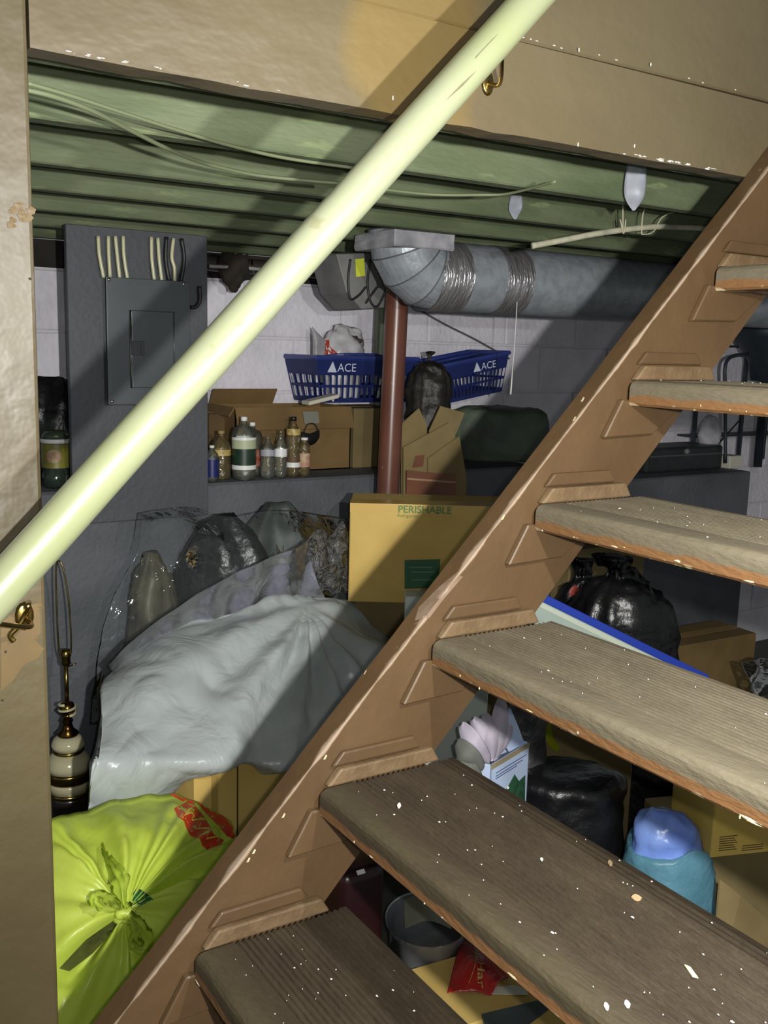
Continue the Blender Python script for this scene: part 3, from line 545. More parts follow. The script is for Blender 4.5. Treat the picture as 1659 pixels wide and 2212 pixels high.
bottle(458, 30, 962, 1028, -1.80, 'short blue wrapped bottle at the left end of the row', mCLR, mWH, ((0.12, 0.62, mBLUE),))
bottle(478, 42, 930, 1026, -1.83, 'ribbed tan see-through bottle beside the blue one', mAMB, M('dull_gold_cap', (150, 130, 80), rough=0.4), ((0.5, 0.62, mGOLD),))
bottle(527, 52, 900, 1022, -1.80, 'big clear soda bottle with green and white wrapper', mCLR, mWH, ((0.17, 0.24, mWH), (0.24, 0.50, mGRN), (0.50, 0.64, mCREAM), (0.64, 0.68, mWH)), shoulder=0.72, neck=0.24)
bottle(545, 44, 912, 1008, -1.875, 'clear bottle mostly hidden behind the big green wrapped one', mCLR, mWH, ((0.2, 0.5, mRED),), shoulder=0.72, neck=0.26)
bottle(578, 32, 944, 1022, -1.80, 'small clear bottle with a grey band, right of the big one', mCLR, mCLR, ((0.55, 0.7, mGREYB),))
bottle(606, 28, 930, 1020, -1.80, 'slim clear bottle with a white band and no visible cap', mCLR, mAMB, ((0.45, 0.62, mWH),), shoulder=0.6)
bottle(633, 30, 900, 1020, -1.81, 'tall dark necked liquor bottle with gold neck band', mAMB, M('black_cap', (30, 26, 24), rough=0.3), ((0.16, 0.24, mWH), (0.24, 0.34, M('brown_print', (92, 70, 48))), (0.70, 0.80, mGOLD)), shoulder=0.68, neck=0.4)
bottle(657, 25, 945, 1018, -1.80, 'small juice bottle with white cap at the right end', mAMB, mWH, ((0.25, 0.6, M('pinkish_print', (176, 130, 110), (190, 170, 140), scale=60)),), shoulder=0.72, neck=0.55)
# jar and black bag left of the board
c = atx(122, 1040, -1.84); c.z = LZ; jar = root('glass_jar', c, 'large glass jar with green and gold oval wrapper left of the board', 'jar')
k = (c - CAM).dot(FWD) / FPX; r = 30 * k; H = atx(122, 930, -1.84).z - LZ
bm = bmesh.new(); lathe(bm, c, [(r * 0.8, 0), (r, 0.01), (r, H * 0.2), (r * 0.9, H * 0.3), (r * 0.97, H * 0.36), (r * 0.97, H * 0.8)], 26); obj('body', bm, clear_film('jar_glass', (60, 74, 62), 0.55, 0.06, 0.1), jar, smooth=True)
bm = bmesh.new(); skin(bm, [ring(bm, c + UZ * H * 0.36, XV * r * 0.985, YV * r * 0.985, 26), ring(bm, c + UZ * H * 0.78, XV * r * 0.985, YV * r * 0.985, 26)]); jl = obj('paper_band', bm, M('olive_gold_print', (120, 118, 48), (104, 100, 40), rough=0.4, scale=18), jar, smooth=True)
decal([(116 + 17 * math.cos(a * 0.524), 986 + 15 * math.sin(a * 0.524)) for a in range(12)], jl, M('dusty_pink_print', (168, 148, 112), (150, 100, 80), rough=0.5, scale=50), 'emblem', jl)
bm = bmesh.new(); lathe(bm, c + UZ * H * 0.79, [(r * 1.03, 0), (r * 1.03, H * 0.07), (r * 0.98, H * 0.075)], 26); obj('lid_ring', bm, mWH, jar, smooth=True)
bm = bmesh.new(); lathe(bm, c + UZ * H * 0.865, [(r * 0.97, 0), (r * 0.9, H * 0.08), (r * 0.7, H * 0.13), (r * 0.66, H * 0.135)], 26); obj('lid', bm, M('dark_green_lid', (62, 76, 58), rough=0.3), jar, smooth=True)
mBAG = M('black_bag_plastic', (26, 26, 28), (18, 18, 20), rough=0.32, scale=8, bump=0.5, bscale=26)
def blackbag(name, label, px, base_z, X, w_, d_, top, zs=None, seed=1.0, mat=None, lean=V((0, 0, 0)), pleat=0.16, cr=0.018, cat='bag'):
    c = atx(px, 1000, X); c.z = base_z; H = top - base_z
    zs = zs or [(0, 0.75), (0.06, 0.95), (0.35, 1.0), (0.6, 0.92), (0.8, 0.6), (0.9, 0.22), (0.94, 0.14), (1.0, 0.24)]
    bm = blob(c, RD * w_, FH * d_, [(a * H, s) for a, s in zs], 44, 5, pleat, seed, lean); crumple(bm, cr, 9, seed, lambda p: min(1, max(0, (p.z - base_z) / 0.05)))
    return obj(name, bm, mat or mBAG, smooth=True, label=label, cat=cat)
c = atx(105, 1000, -2.03); blackbag('black_bag', 'black plastic bag on the ledge behind the glass jar', 105, LZ, -2.03, 0.11, 0.09, atx(110, 818, -2.03).z, [(0, 0.8), (0.1, 1), (0.6, 1.0), (0.9, 0.8), (1.0, 0.4)], 3)
# shopping baskets
mBASK = M('blue_basket_plastic', (54, 70, 142), (46, 60, 126), rough=0.42, scale=5)
mLOGO = M('white_print', (206, 210, 226), rough=0.5)
def basket(label, Mx, wd, dp, h, logo_x, taper=0.03):
    rt = root('shopping_basket', Mx @ V((wd / 2, -dp / 2, 0)), label, 'basket', 'blue shopping baskets on the ledge')
    def part(name, bm, mt, parent=rt):
        bmesh.ops.transform(bm, matrix=Mx, verts=bm.verts); return obj(name, bm, mt, parent)
    def wallpt(side, t, z):  # walls lean outwards to the rim
        k = taper * z / h
        a = (V((-k, k, z)), V((wd + k, k, z))) if side == 0 else (V((wd + k, k, z)), V((wd + k, -dp - k, z))) if side == 1 else (V((wd + k, -dp - k, z)), V((-k, -dp - k, z))) if side == 2 else (V((-k, -dp - k, z)), V((-k, k, z)))
        return a[0].lerp(a[1], t)
    # local frame: x along the front, y outwards, z up
    bm = bmesh.new(); tube(bm, [wallpt(s, 0, h) for s in range(4)] + [wallpt(0, 0, h)], 0.009, 6); part('rim', bm, mBASK)
    bm = bmesh.new()
    for s in range(4):
        for z0, z1 in ((h * 0.62, h), (0, h * 0.10), (h * 0.34, h * 0.40)):
            f = [bm.verts.new(wallpt(s, t, z)) for t, z in ((0, z0), (1, z0), (1, z1), (0, z1))]; bm.faces.new(f)
    bmesh.ops.solidify(bm, geom=bm.faces[:], thickness=0.003); part('solid_band', bm, mBASK)
    for s in range(4):
        bm = bmesh.new(); nb = 16 if s in (0, 2) else 11
        for k in range(nb + 1):
            t0 = max(0, k / nb - 0.012); t1 = min(1, k / nb + 0.012)
            f = [bm.verts.new(wallpt(s, t, z)) for t, z in ((t0, h * 0.05), (t1, h * 0.05), (t1, h * 0.65), (t0, h * 0.65))]; bm.faces.new(f)
        bmesh.ops.solidify(bm, geom=bm.faces[:], thickness=0.003); part('lattice', bm, mBASK)
    bm = bmesh.new(); abox(bm, (0, -dp, 0), (wd, 0, 0.004)); part('base', bm, mBASK)
    k = taper * 0.75 + 0.004; sz = h * 0.24; bm = bmesh.new(); prism(bm, [V((logo_x, k, h * 0.68)), V((logo_x + sz, k, h * 0.68)), V((logo_x + sz * 0.55, k + 0.001, h * 0.92))], V((0, 0.001, 0))); part('emblem', bm, mLOGO)
    bm = text_bm('ACE', V((logo_x + sz * 1.05, k + 0.001, h * 0.70)), V((1, 0, 0)), V((0, 0.1, 1)).normalized(), h * 0.26, -0.001); part('lettering', bm, mLOGO)
    bm = bmesh.new(); tube(bm, crv([V((wd * 0.12, -dp * 0.5, h)), V((wd * 0.3, -dp * 0.15, h + 0.012)), V((wd * 0.7, -dp * 0.15, h + 0.012)), V((wd * 0.88, -dp * 0.5, h))], 5), 0.005, 6); part('handle', bm, mBASK)
def frame(P, u, up, scale=1): n = u.cross(up).normalized(); up = n.cross(u).normalized(); return Matrix(((u.x, n.x, up.x, P.x), (u.y, n.y, up.y, P.y), (u.z, n.z, up.z, P.z), (0, 0, 0, 1)))
P = atx(690, 880, -1.985); P.z = LZ + 0.222 + 0.014
basket('blue plastic shopping basket standing upright on the boxes, holding a white bag', frame(P, (YV - XV * 0.02).normalized(), UZ), 0.38, 0.19, atx(690, 772, -1.985).z - P.z, 0.015)
P = atx(966, 872, -1.93); u = (atx(1116, 838, -1.93) - P).normalized()
basket('blue plastic shopping basket tipped at an angle right of the steel post', frame(P, u, (UZ - YV * 0.12).normalized()), 0.27, 0.2, 0.15, 0.12)
mWBAG = M('white_bag_film', (214, 212, 214), (180, 178, 182), rough=0.35, scale=9, bump=0.4, bscale=30)
bg = root('white_bag', atx(735, 790, -2.0), 'white carrier bag with red print in the upright basket', 'bag')
bm = blob(atx(738, 860, -2.085), YV * 0.10, XV * 0.06, [(0.0, 0.7), (0.08, 0.9), (0.17, 0.95), (0.225, 0.8), (0.265, 0.4), (0.275, 0.05)], 40, 5, 0.05, 2); crumple(bm, 0.018, 16, 7)
bb = obj('bag', bm, mWBAG, bg, smooth=True)
bm = sheet([[atx(675, 775, -2.06), atx(686, 772, -2.05), atx(700, 770, -2.05)], [atx(675, 735, -2.06), atx(685, 732, -2.05), atx(702, 738, -2.06)], [atx(674, 706, -2.06), atx(678, 709, -2.06), atx(683, 716, -2.06)]], 4, 5); bmesh.ops.solidify(bm, geom=bm.faces[:], thickness=0.0012); obj('handle', bm, mWBAG, bg, smooth=True)
for poly in ([(683, 738), (711, 734), (712, 746), (700, 770), (690, 765), (694, 752)], [(700, 752), (712, 748), (735, 768), (728, 772), (705, 772)]): decal(poly, bb, M('red_orange_print', (176, 60, 44), rough=0.5), 'lettering', bb, 0.001, 2)
bm = blob(atx(748, 742, -2.085), YV * 0.06, XV * 0.045, [(-0.02, 0.6), (0.01, 1), (0.035, 0.7), (0.045, 0.2)], 24, 4); crumple(bm, 0.01, 30, 2); obj('contents', bm, M('dark_brown_cloth', (74, 62, 54), (54, 46, 42), rough=0.9, scale=30), bg, smooth=True, label='dark brown contents')
# dark tarp under the tipped basket, and a dark bag between the baskets
bm = blob(atx(1075, 960, -1.98) * 1.0, RD * 0.2, FH * 0.10, [(0, 1.0), (0.08, 1.03), (0.17, 0.98), (0.20, 0.85), (0.21, 0.5)], 48, 5, 0.03, 3)
zmin = min(v.co.z for v in bm.verts); bmesh.ops.translate(bm, verts=bm.verts, vec=(0, 0, LZ - zmin)); crumple(bm, 0.012, 10, 8, lambda p: min(1, (p.z - LZ) / 0.03)); obj('folded_tarp', bm, M('dark_green_tarp', (96, 108, 92), (78, 90, 78), rough=0.6, scale=8, bump=0.3), smooth=True, label='folded dark green tarp under the tipped blue basket', cat='tarp')
bm = blob(atx(922, 950, -1.86), RD * 0.075, FH * 0.06, [(-0.05, 0.3), (0.02, 0.8), (0.1, 0.95), (0.2, 1.0), (0.26, 0.9), (0.3, 0.6), (0.32, 0.25), (0.33, 0.12), (0.355, 0.2)], 40, 5, 0.2, 4); zmin = min(v.co.z for v in bm.verts); bmesh.ops.translate(bm, verts=bm.verts, vec=(0, 0, LZ + 0.02 - zmin)); crumple(bm, 0.016, 14, 6)
obj('dark_bag', bm, M('brown_black_bag', (40, 36, 30), (26, 24, 22), rough=0.5, scale=12, bump=0.3), smooth=True, label='brownish black tied bag between the two blue baskets', cat='bag')
# flattened cardboard standing in front of the ledge
def flat(poly, X, label, mat, th=0.005, extra=None):
    r_ = root('flattened_box', atx(*poly[-1], X), label, 'cardboard', 'flattened boxes behind the steel post'); bm = bmesh.new(); prism(bm, [atx(x, y, X) for x, y in poly], V((-th, 0, 0))); b = obj('sheet', bm, mat, r_)
    if extra:
        for p, m_, nm in extra: bm = bmesh.new(); prism(bm, [atx(x, y, X + 0.0006) for x, y in p], V((0.0004, 0, 0))); obj(nm, bm, m_, r_)
mOLD = M('olive_cardboard', (118, 102, 66)); mOL2 = M('tan_old_cardboard', (140, 122, 82), (126, 108, 70), rough=0.85)
mRT = M('red_brown_tape', (128, 82, 60), (112, 72, 54), rough=0.5)
flat([(868, 915), (905, 882), (922, 918), (930, 1300), (868, 1300)], -1.715, 'flattened cardboard sheet with pointed corner right beside the steel post', mOL2)
flat([(928, 930), (952, 877), (1004, 892), (982, 945), (950, 1300), (925, 1300)], -1.705, 'flattened cardboard sheet with square top corner, rearmost on the right', mOL2)
flat([(872, 966), (972, 912), (984, 945), (992, 1490), (872, 1490)], -1.690, 'wide flattened cardboard sheet with red print beside the post', mOL2, extra=[([(897, 985), (917, 982), (914, 1008), (890, 1010)], mRT, 'print')])
flat([(925, 990), (992, 942), (1008, 1030), (990, 1490), (930, 1490)], -1.677, 'narrow front sheet of flattened cardboard at the right of the stack', mOL2)
flat([(879, 1016), (985, 1026), (984, 1490), (874, 1490)], -1.664, 'red brown taped cardboard panel in front of the flattened sheets', mRT, extra=[([(880, 1032), (984, 1040), (984, 1044), (879, 1036)], M('pale_tape', (170, 140, 112), rough=0.4), 'tape')])
# things on the low ledge seen between the upper treads
L2 = 0.4755; XL_ = -1.86
a, b = atx(1395, 1010, XL_), atx(1560, 1010, XL_); bm = bmesh.new(); abox(bm, (XL_ - 0.2, a.y, L2), (XL_, b.y, atx(1470, 966, XL_).z)); bev(bm, 0.012, 2); kc = root('black_case', (XL_ - 0.1, (a.y + b.y) / 2, L2), 'low black case on the ledge seen under the top tread', 'case'); obj('body', bm, M('black_case_shell', (44, 48, 50), (34, 38, 40), rough=0.45, scale=10), kc)
bm = bmesh.new(); zc = atx(1470, 985, XL_).z; abox(bm, (XL_ + 0.0005, a.y + 0.02, zc), (XL_ + 0.006, b.y - 0.02, zc + 0.008)); obj('seam', bm, M('dark_grey_trim', (70, 74, 76), rough=0.4), kc)
bm = bmesh.new(); lathe(bm, V((0, 0, 0)), [(0.012, 0), (0.012, 0.01), (0.006, 0.014)], 12); bmesh.ops.rotate(bm, verts=bm.verts, cent=(0, 0, 0), matrix=Matrix.Rotation(math.pi / 2, 3, 'Y')); bmesh.ops.translate(bm, verts=bm.verts, vec=atx(1482, 975, XL_)); obj('knob', bm, M('grey_knob', (120, 122, 122), rough=0.4), kc)
zt = atx(1470, 966, XL_).z
bm = blob(V((XL_ - 0.08, atx(1562, 950, XL_).y, zt)), RD * 0.05, FH * 0.04, [(0, 0.8), (0.04, 1.0), (0.09, 0.8), (0.125, 0.4), (0.13, 0.1)], 24, 4); crumple(bm, 0.008, 30, 3); obj('white_bundle', bm, M('dull_white_cloth', (190, 188, 196), (160, 158, 168), rough=0.8, scale=20), smooth=True, label='small white bundle on the low black case', cat='bundle')
rk = root('metal_rack', (-2.12, atx(1590, 960, -2.08).y, L2), 'dark thin legged metal rack on the ledge behind the upper treads', 'rack')
mRK = M('dark_blue_grey_metal', (56, 64, 74), (46, 54, 62), rough=0.45, metal=0.3)
for x in (1500, 1600, 1652):
    y_ = atx(x, 960, -2.08).y; bm = bmesh.new(); abox(bm, (-2.095, y_ - 0.009, L2), (-2.08, y_ + 0.009, 1.05)); obj('leg', bm, mRK, rk)
for zz in (0.60, 0.84, 1.04):
    bm = bmesh.new(); abox(bm, (-2.19, atx(1500, 960, -2.08).y, zz), (-2.08, atx(1700, 960, -2.08).y, zz + 0.01)); obj('shelf', bm, mRK, rk)
bm = bmesh.new(); tube(bm, [atx(1515, 1000, -2.078), atx(1600, 905, -2.078)], 0.004, 6); obj('brace', bm, mRK, rk)
bm = bmesh.new(); P = V((-1.85, atx(1578, 985, -1.85).y, L2)); obox(bm, P, V((0, 0.09, 0)), V((-0.08, 0, 0)), UZ * 0.06); bev(bm, 0.003); obj('white_carton', bm, M('dull_white', (204, 200, 184)), label='small pale carton on the ledge beside the rack', cat='box')
# funnel shaped hopper on a pipe at the right edge
fc = atx(1652, 830, -1.86); hp = root('hopper', V((fc.x, fc.y, L2)), 'dark blue grey funnel shaped hopper on a pipe at the right edge', 'hopper')
zt_, zb_ = atx(1652, 720, -1.86).z, atx(1652, 824, -1.86).z; k = (fc - CAM).dot(FWD) / FPX
bm = bmesh.new(); lathe(bm, V((fc.x, fc.y, 0)), [(0.02, L2), (0.02, zb_), (30 * k, zb_ + 0.004), (38 * k, (zt_ + zb_) / 2 - 0.02), (72 * k, zt_ - 0.02), (76 * k, zt_), (76 * k, zt_ + 0.10)], 28); obj('bowl', bm, mRK, hp, smooth=True)
bm = bmesh.new(); tube(bm, crv([atx(1567, 1000, -1.84), atx(1567, 860, -1.84), atx(1570, 780, -1.84), atx(1615, 765, -1.84)], 6), 0.008, 8); obj('pipe', bm, mRK, hp, smooth=True)
# ================================================================== HEAP ON THE FLOOR, LEFT OF THE STAIRS
# tall cardboard box that carries the big pale plastic bag
P = atx(420, 1700, -0.93); P.z = FLOOR; ht = atx(440, 1668, -0.93).z - FLOOR
lowbox = carton('cardboard_box', 'yellowish tall cardboard box under the big pale plastic bag', P, (YV - XV * 0.12), 0.46, 0.34, ht, mCARDY)
bm = bmesh.new(); u = (YV - XV * 0.12).normalized(); nn = UZ.cross(u).normalized(); obox(bm, P + u * 0.045 - nn * 0.0006 + UZ * (ht - 0.16), u * 0.018, -nn * 0.0006, UZ * 0.16); obj('crease', bm, M('dark_yellow_cardboard', (166, 138, 74)), lowbox)
bm = bmesh.new(); obox(bm, P + u * 0.115 - nn * 0.0006, u * 0.004, -nn * 0.0006, UZ * ht); obj('edge_gap', bm, M('dark_brown_gap', (70, 54, 28), rough=0.9), lowbox)
# big pale plastic bag
def film_mat(name, tint, clear, rough=0.28):
    m = clear_film(name, tint, clear, rough, 0.35, 9.0); return m
mMILK = film_mat('milky_plastic_film', (196, 204, 204), 0.12)
mMILK2 = film_mat('thin_milky_film', (206, 206, 228), 0.68)
bagr = root('plastic_bag', atx(500, 1670, -1.2) * 1.0, 'big pale milky plastic bag slumped over cardboard left of the stairs', 'bag')
def ax(L, X): return [atx(x, y, X) for x, y in L]
rows = [ax([(238, 1455), (330, 1395), (450, 1335), (600, 1288), (740, 1302), (858, 1342)], -1.32),
        ax([(222, 1505), (330, 1455), (460, 1412), (620, 1392), (760, 1400), (858, 1425)], -1.14),
        ax([(208, 1570), (320, 1535), (460, 1518), (620, 1510), (760, 1515), (855, 1540)], -1.01),
        ax([(198, 1640), (290, 1632), (450, 1630), (600, 1638), (720, 1646), (840, 1662)], -0.90),
        ax([(190, 1738), (270, 1722), (415, 1676), (560, 1666), (700, 1672), (840, 1690)], -0.92),
        ax([(192, 1850), (270, 1840), (410, 1668), (560, 1648), (700, 1652), (820, 1656)], -1.02)]
back = [ax([(215, 1800), (290, 1790), (410, 1590), (560, 1570), (700, 1570), (820, 1580)], -1.22), ax([(228, 1620), (300, 1610), (420, 1530), (560, 1510), (700, 1510), (820, 1520)], -1.30), ax([(246, 1475), (335, 1420), (450, 1360), (600, 1320), (740, 1330), (860, 1370)], -1.36)]
bm = sheet(rows + back, 16, 8, True)
bmesh.ops.subdivide_edges(bm, edges=bm.edges, cuts=1, use_grid_fill=True)
bm.normal_update()
K = atx(660, 1300, -1.3)
for v in bm.verts:                                              # long folds that run towards the gathered neck
    d = v.co - K; ang = math.atan2(d.z, d.y * 0.9 + d.x * 0.2); r_ = d.length
    k = 0.016 * min(1, r_ / 0.25) * (math.sin(ang * 13 + 2.5 * noise.noise(v.co * 3)) + 0.7 * noise.noise(v.co * 6.0)) + 0.007 * ridge(v.co, 11, 3)
    v.co += v.normal * k
bagb = obj('body', bm, mMILK, bagr, smooth=True)
rows = [ax([(232, 1440), (300, 1372), (440, 1275), (560, 1215), (640, 1182), (664, 1166)], -1.30),
        ax([(236, 1450), (310, 1392), (440, 1312), (560, 1258), (650, 1228), (672, 1215)], -1.33),
        ax([(244, 1462), (330, 1412), (450, 1350), (590, 1302), (680, 1290), (705, 1298)], -1.35)]
bm = sheet(rows, 12, 10)
for v in bm.verts: v.co += FH * (0.012 * math.sin(v.co.y * 55) + 0.01 * fbm(v.co, 14, 2))
bmesh.ops.solidify(bm, geom=bm.faces[:], thickness=0.001)
obj('neck', bm, mMILK2, bagr, smooth=True, label='thin see-through open neck')
# tuft of crinkled film right of the neck
rows = [ax([(662, 1170), (690, 1140), (712, 1160), (738, 1128), (752, 1150)], -1.37), ax([(668, 1215), (695, 1200), (715, 1215), (735, 1190), (750, 1200)], -1.34), ax([(690, 1290), (705, 1280), (720, 1290), (740, 1280), (752, 1290)], -1.36)]
bm = sheet(rows, 8, 8)
for v in bm.verts: v.co += FH * 0.02 * ridge(v.co, 30, 4)
bmesh.ops.solidify(bm, geom=bm.faces[:], thickness=0.001); obj('tuft', bm, clear_film('crinkled_film', (235, 235, 240), 0.85, 0.10, 1.0, 30), bagr, smooth=True)
# clear bag full of dark things behind it
cb2 = root('clear_plastic_bag', atx(470, 1440, -1.5), 'clear crinkled plastic sheeting over dark bundles below the ledge', 'bag')
rows = [ax([(300, 1105), (400, 1092), (480, 1112), (600, 1098), (700, 1112), (756, 1120)], -1.52),
        ax([(285, 1190), (370, 1180), (480, 1200), (590, 1180), (680, 1180), (760, 1180)], -1.46),
        ax([(235, 1290), (340, 1270), (460, 1290), (590, 1270), (690, 1260), (760, 1260)], -1.43),
        ax([(205, 1400), (320, 1385), (450, 1380), (590, 1370), (690, 1360), (765, 1360)], -1.42),
        ax([(190, 1560), (320, 1560), (450, 1560), (590, 1560), (690, 1560), (765, 1560)], -1.45)]
bm = sheet(rows, 14, 12)
for v in bm.verts: v.co += XV * (0.030 * ridge(v.co, 5, 2) + 0.008 * ridge(v.co, 12, 5))
bmesh.ops.solidify(bm, geom=bm.faces[:], thickness=0.001); obj('film', bm, clear_film('clear_crinkled_film', (235, 238, 240), 0.972, 0.07, 0.55, 7), cb2, smooth=True)
for k, (x, y, w_, h_, mt) in enumerate(((330, 1290, 0.075, 0.13, M('tan_dark_bundle', (96, 90, 70), (60, 58, 48), rough=0.5, scale=9)), (480, 1180, 0.16, 0.10, mBAG), (600, 1150, 0.15, 0.09, M('grey_green_bundle', (74, 80, 76), (50, 56, 54), rough=0.5, scale=7)))):
    c = atx(x, y, -1.62); c.z = FLOOR; top = atx(x, y, -1.62).z + h_ - FLOOR; bm = blob(c, RD * w_, FH * 0.085, [(0, 0.8), (top * 0.2, 1), (top * 0.7, 1.0), (top * 0.9, 0.75), (top, 0.2)], 40, 5, 0.08, k); crumple(bm, 0.014, 10, k + 1); obj('bundle', bm, mt, cb2, smooth=True)
c = atx(668, 1200, -1.55); c.z = FLOOR; top = atx(668, 1130, -1.55).z - FLOOR; bm = blob(c, RD * 0.07, FH * 0.06, [(0, 0.8), (top * 0.3, 1), (top * 0.8, 1.0), (top * 0.95, 0.6), (top, 0.2)], 30, 5, 0.1, 5); crumple(bm, 0.014, 14, 9); obj('bundle', bm, M('black_and_cream_patterned', (30, 30, 32), (168, 158, 140), rough=0.6, scale=22, lo=0.56, hi=0.6), cb2, smooth=True, label='black and cream patterned bundle')
# PERISHABLE carton on a lower box and a white box beside it
n_ = FH; P = atx(752, 1300, -1.30); s0 = P.z
pb_ = carton('cardboard_box', 'yellowish cardboard carton printed PERISHABLE in green letters', P, RD, 0.48, 0.21, atx(750, 1087, -1.30).z - s0 - 0.0, mCARDY, seam=False, nrm=FH)
ph = atx(750, 1087, -1.30).z - s0; bm = bmesh.new(); obox(bm, P - FH * 0.0006 + UZ * (ph - 0.026), RD * 0.48, -FH * 0.0006, UZ * 0.026); obox(bm, P - FH * 0.0006 + UZ * ph, RD * 0.48, FH * 0.08, UZ * 0.0006); obj('tape', bm, M('amber_tape', (198, 164, 84), rough=0.3), pb_)
mGP = M('green_print', (96, 128, 74), rough=0.7); mGL = M('green_label', (36, 92, 56), (30, 80, 48), rough=0.5)
def onface(x, y): q = ray(x, y); t = (P - FH * 0.0016 - CAM).dot(FH) / q.dot(FH); return CAM + q * t
bm = text_bm('PERISHABLE', onface(859, 1107), RD, UZ, 0.030, 0.0, 0.0006); bmesh.ops.translate(bm, verts=bm.verts, vec=-FH * 0.001); obj('lettering', bm, mGP, pb_)
bm = text_bm('Refrigerate', onface(858, 1117), RD, UZ, 0.014, 0.0); bmesh.ops.translate(bm, verts=bm.verts, vec=-FH * 0.001); obj('lettering', bm, mGP, pb_)
bm = bmesh.new(); prism(bm, [onface(874, 1272), onface(947, 1270), onface(951, 1208), onface(874, 1210)], FH * 0.0008); obj('label', bm, mGL, pb_, label='dark green label')
for yy, x0, x1 in ((1225, 884, 934), (1235, 888, 940), (1252, 890, 935)):
    bm = bmesh.new(); prism(bm, [onface(x0, yy + 2) - FH * 0.0006, onface(x1, yy + 2) - FH * 0.0006, onface(x1, yy - 1) - FH * 0.0006, onface(x0, yy - 1) - FH * 0.0006], FH * 0.0004); obj('print_line', bm, M('pale_green_line', (70, 120, 84)), pb_)
c = P + FH * 0.02 + RD * 0.02; c.z = FLOOR
carton('cardboard_box', 'brown cardboard box mostly hidden beneath the PERISHABLE carton', c, RD, 0.44, 0.17, s0 - FLOOR - 0.001, M('olive_cardboard', (118, 102, 66)), seam=False, nrm=FH)
q = atx(874, 1340, -1.13); q.z = FLOOR; ht = atx(880, 1288, -1.13).z - FLOOR
wb = carton('white_box', 'white box partly hidden by the stringer before the PERISHABLE carton', q, RD, 0.25, 0.08, ht, M('white_carton', (196, 204, 196), rough=0.6), seam=False, nrm=FH)
# ---------------------------------------------------------------- brass and cream lamp
XLp = -1.56; ax0 = atx(146, 1560, XLp); kk = (ax0 - CAM).dot(FWD) / FPX
def lz(y): return atx(146, y, XLp).z - FLOOR
lmp = root('table_lamp', V((ax0.x, ax0.y, FLOOR)), 'brass and cream table lamp with bare harp beside the left post', 'lamp'); C0 = V((ax0.x, ax0.y, FLOOR))
mCER = M('cream_ceramic', (196, 190, 156), (186, 178, 144), rough=0.18); mDKB = M('dark_brass', (120, 92, 44), (84, 60, 28), rough=0.25, metal=1.0, scale=14)
def lat(name, prof, mt, sub=None):
    bm = bmesh.new(); lathe(bm, C0, [(r * kk, z) for r, z in prof], 28); return obj(name, bm, mt, sub or lmp, smooth=True)
lat('foot', [(58, 0.0), (58, 0.012), (44, 0.03), (34, lz(1790)), (40, lz(1752)), (43, lz(1722)), (44, lz(1712))], M('black_lamp_foot', (34, 32, 28), rough=0.25))
lat('ring', [(44, lz(1713)), (46, lz(1709)), (44, lz(1704))], mBRASS)
lat('bulb', [(43, lz(1704)), (45, lz(1690)), (44, lz(1684))], mCER, None)['label'] = 'lowest cream ceramic band'
lat('ring', [(44, lz(1684)), (48, lz(1678)), (46, lz(1672)), (49, lz(1666)), (46, lz(1660))], mBRASS)
lat('bulb', [(46, lz(1660)), (48, lz(1648)), (42, lz(1634)), (32, lz(1624))], mCER)
lat('ring', [(31, lz(1624)), (34, lz(1620)), (31, lz(1616))], mBRASS)
lat('bulb', [(32, lz(1616)), (36, lz(1606)), (30, lz(1594)), (20, lz(1588))], mCER)
lat('neck', [(21, lz(1588)), (23, lz(1583)), (13, lz(1574)), (9, lz(1562)), (12, lz(1556)), (7, lz(1548)), (12, lz(1542))], mDKB)
bm = bmesh.new(); lathe(bm, C0, [(8 * kk, lz(1545)), (16 * kk, lz(1538)), (17 * kk, lz(1528)), (13 * kk, lz(1518)), (5 * kk, lz(1514))], 28); obj('finial', bm, mDKB, lmp, smooth=True)
bm = bmesh.new(); tube(bm, [C0 + V((17.2 * kk * math.cos(a * 0.5), 17.2 * kk * math.sin(a * 0.5), lz(1542) + (lz(1518) - lz(1542)) * a / 24)) for a in range(25)], 0.004, 6); obj('twist', bm, mCER, lmp, smooth=True)
lat('stem', [(4.5, lz(1516)), (4.5, lz(1436))], mBRASS)
lat('socket', [(8, lz(1436)), (10, lz(1430)), (9, lz(1418)), (11, lz(1414)), (9, lz(1410)), (9, lz(1402))], mBRASS)
bm = bmesh.new(); e = RD; tube(bm, crv([C0 + e * 3 * kk + UZ * lz(1434), C0 + e * 12 * kk + UZ * lz(1400), C0 + e * 10 * kk + UZ * lz(1300), C0 - e * 1 * kk + UZ * lz(1222), C0 - e * 14 * kk + UZ * lz(1220), C0 - e * 16 * kk + UZ * lz(1300), C0 - e * 14 * kk + UZ * lz(1400), C0 - e * 3 * kk + UZ * lz(1434)], 8), 0.0024, 8); obj('harp', bm, mBRASS, lmp, smooth=True)
bm = bmesh.new(); tube(bm, [C0 + e * 4 * kk + UZ * lz(1440), C0 + e * 22 * kk + UZ * lz(1432)], 0.002, 6); obj('switch', bm, mDKB, lmp, smooth=True)
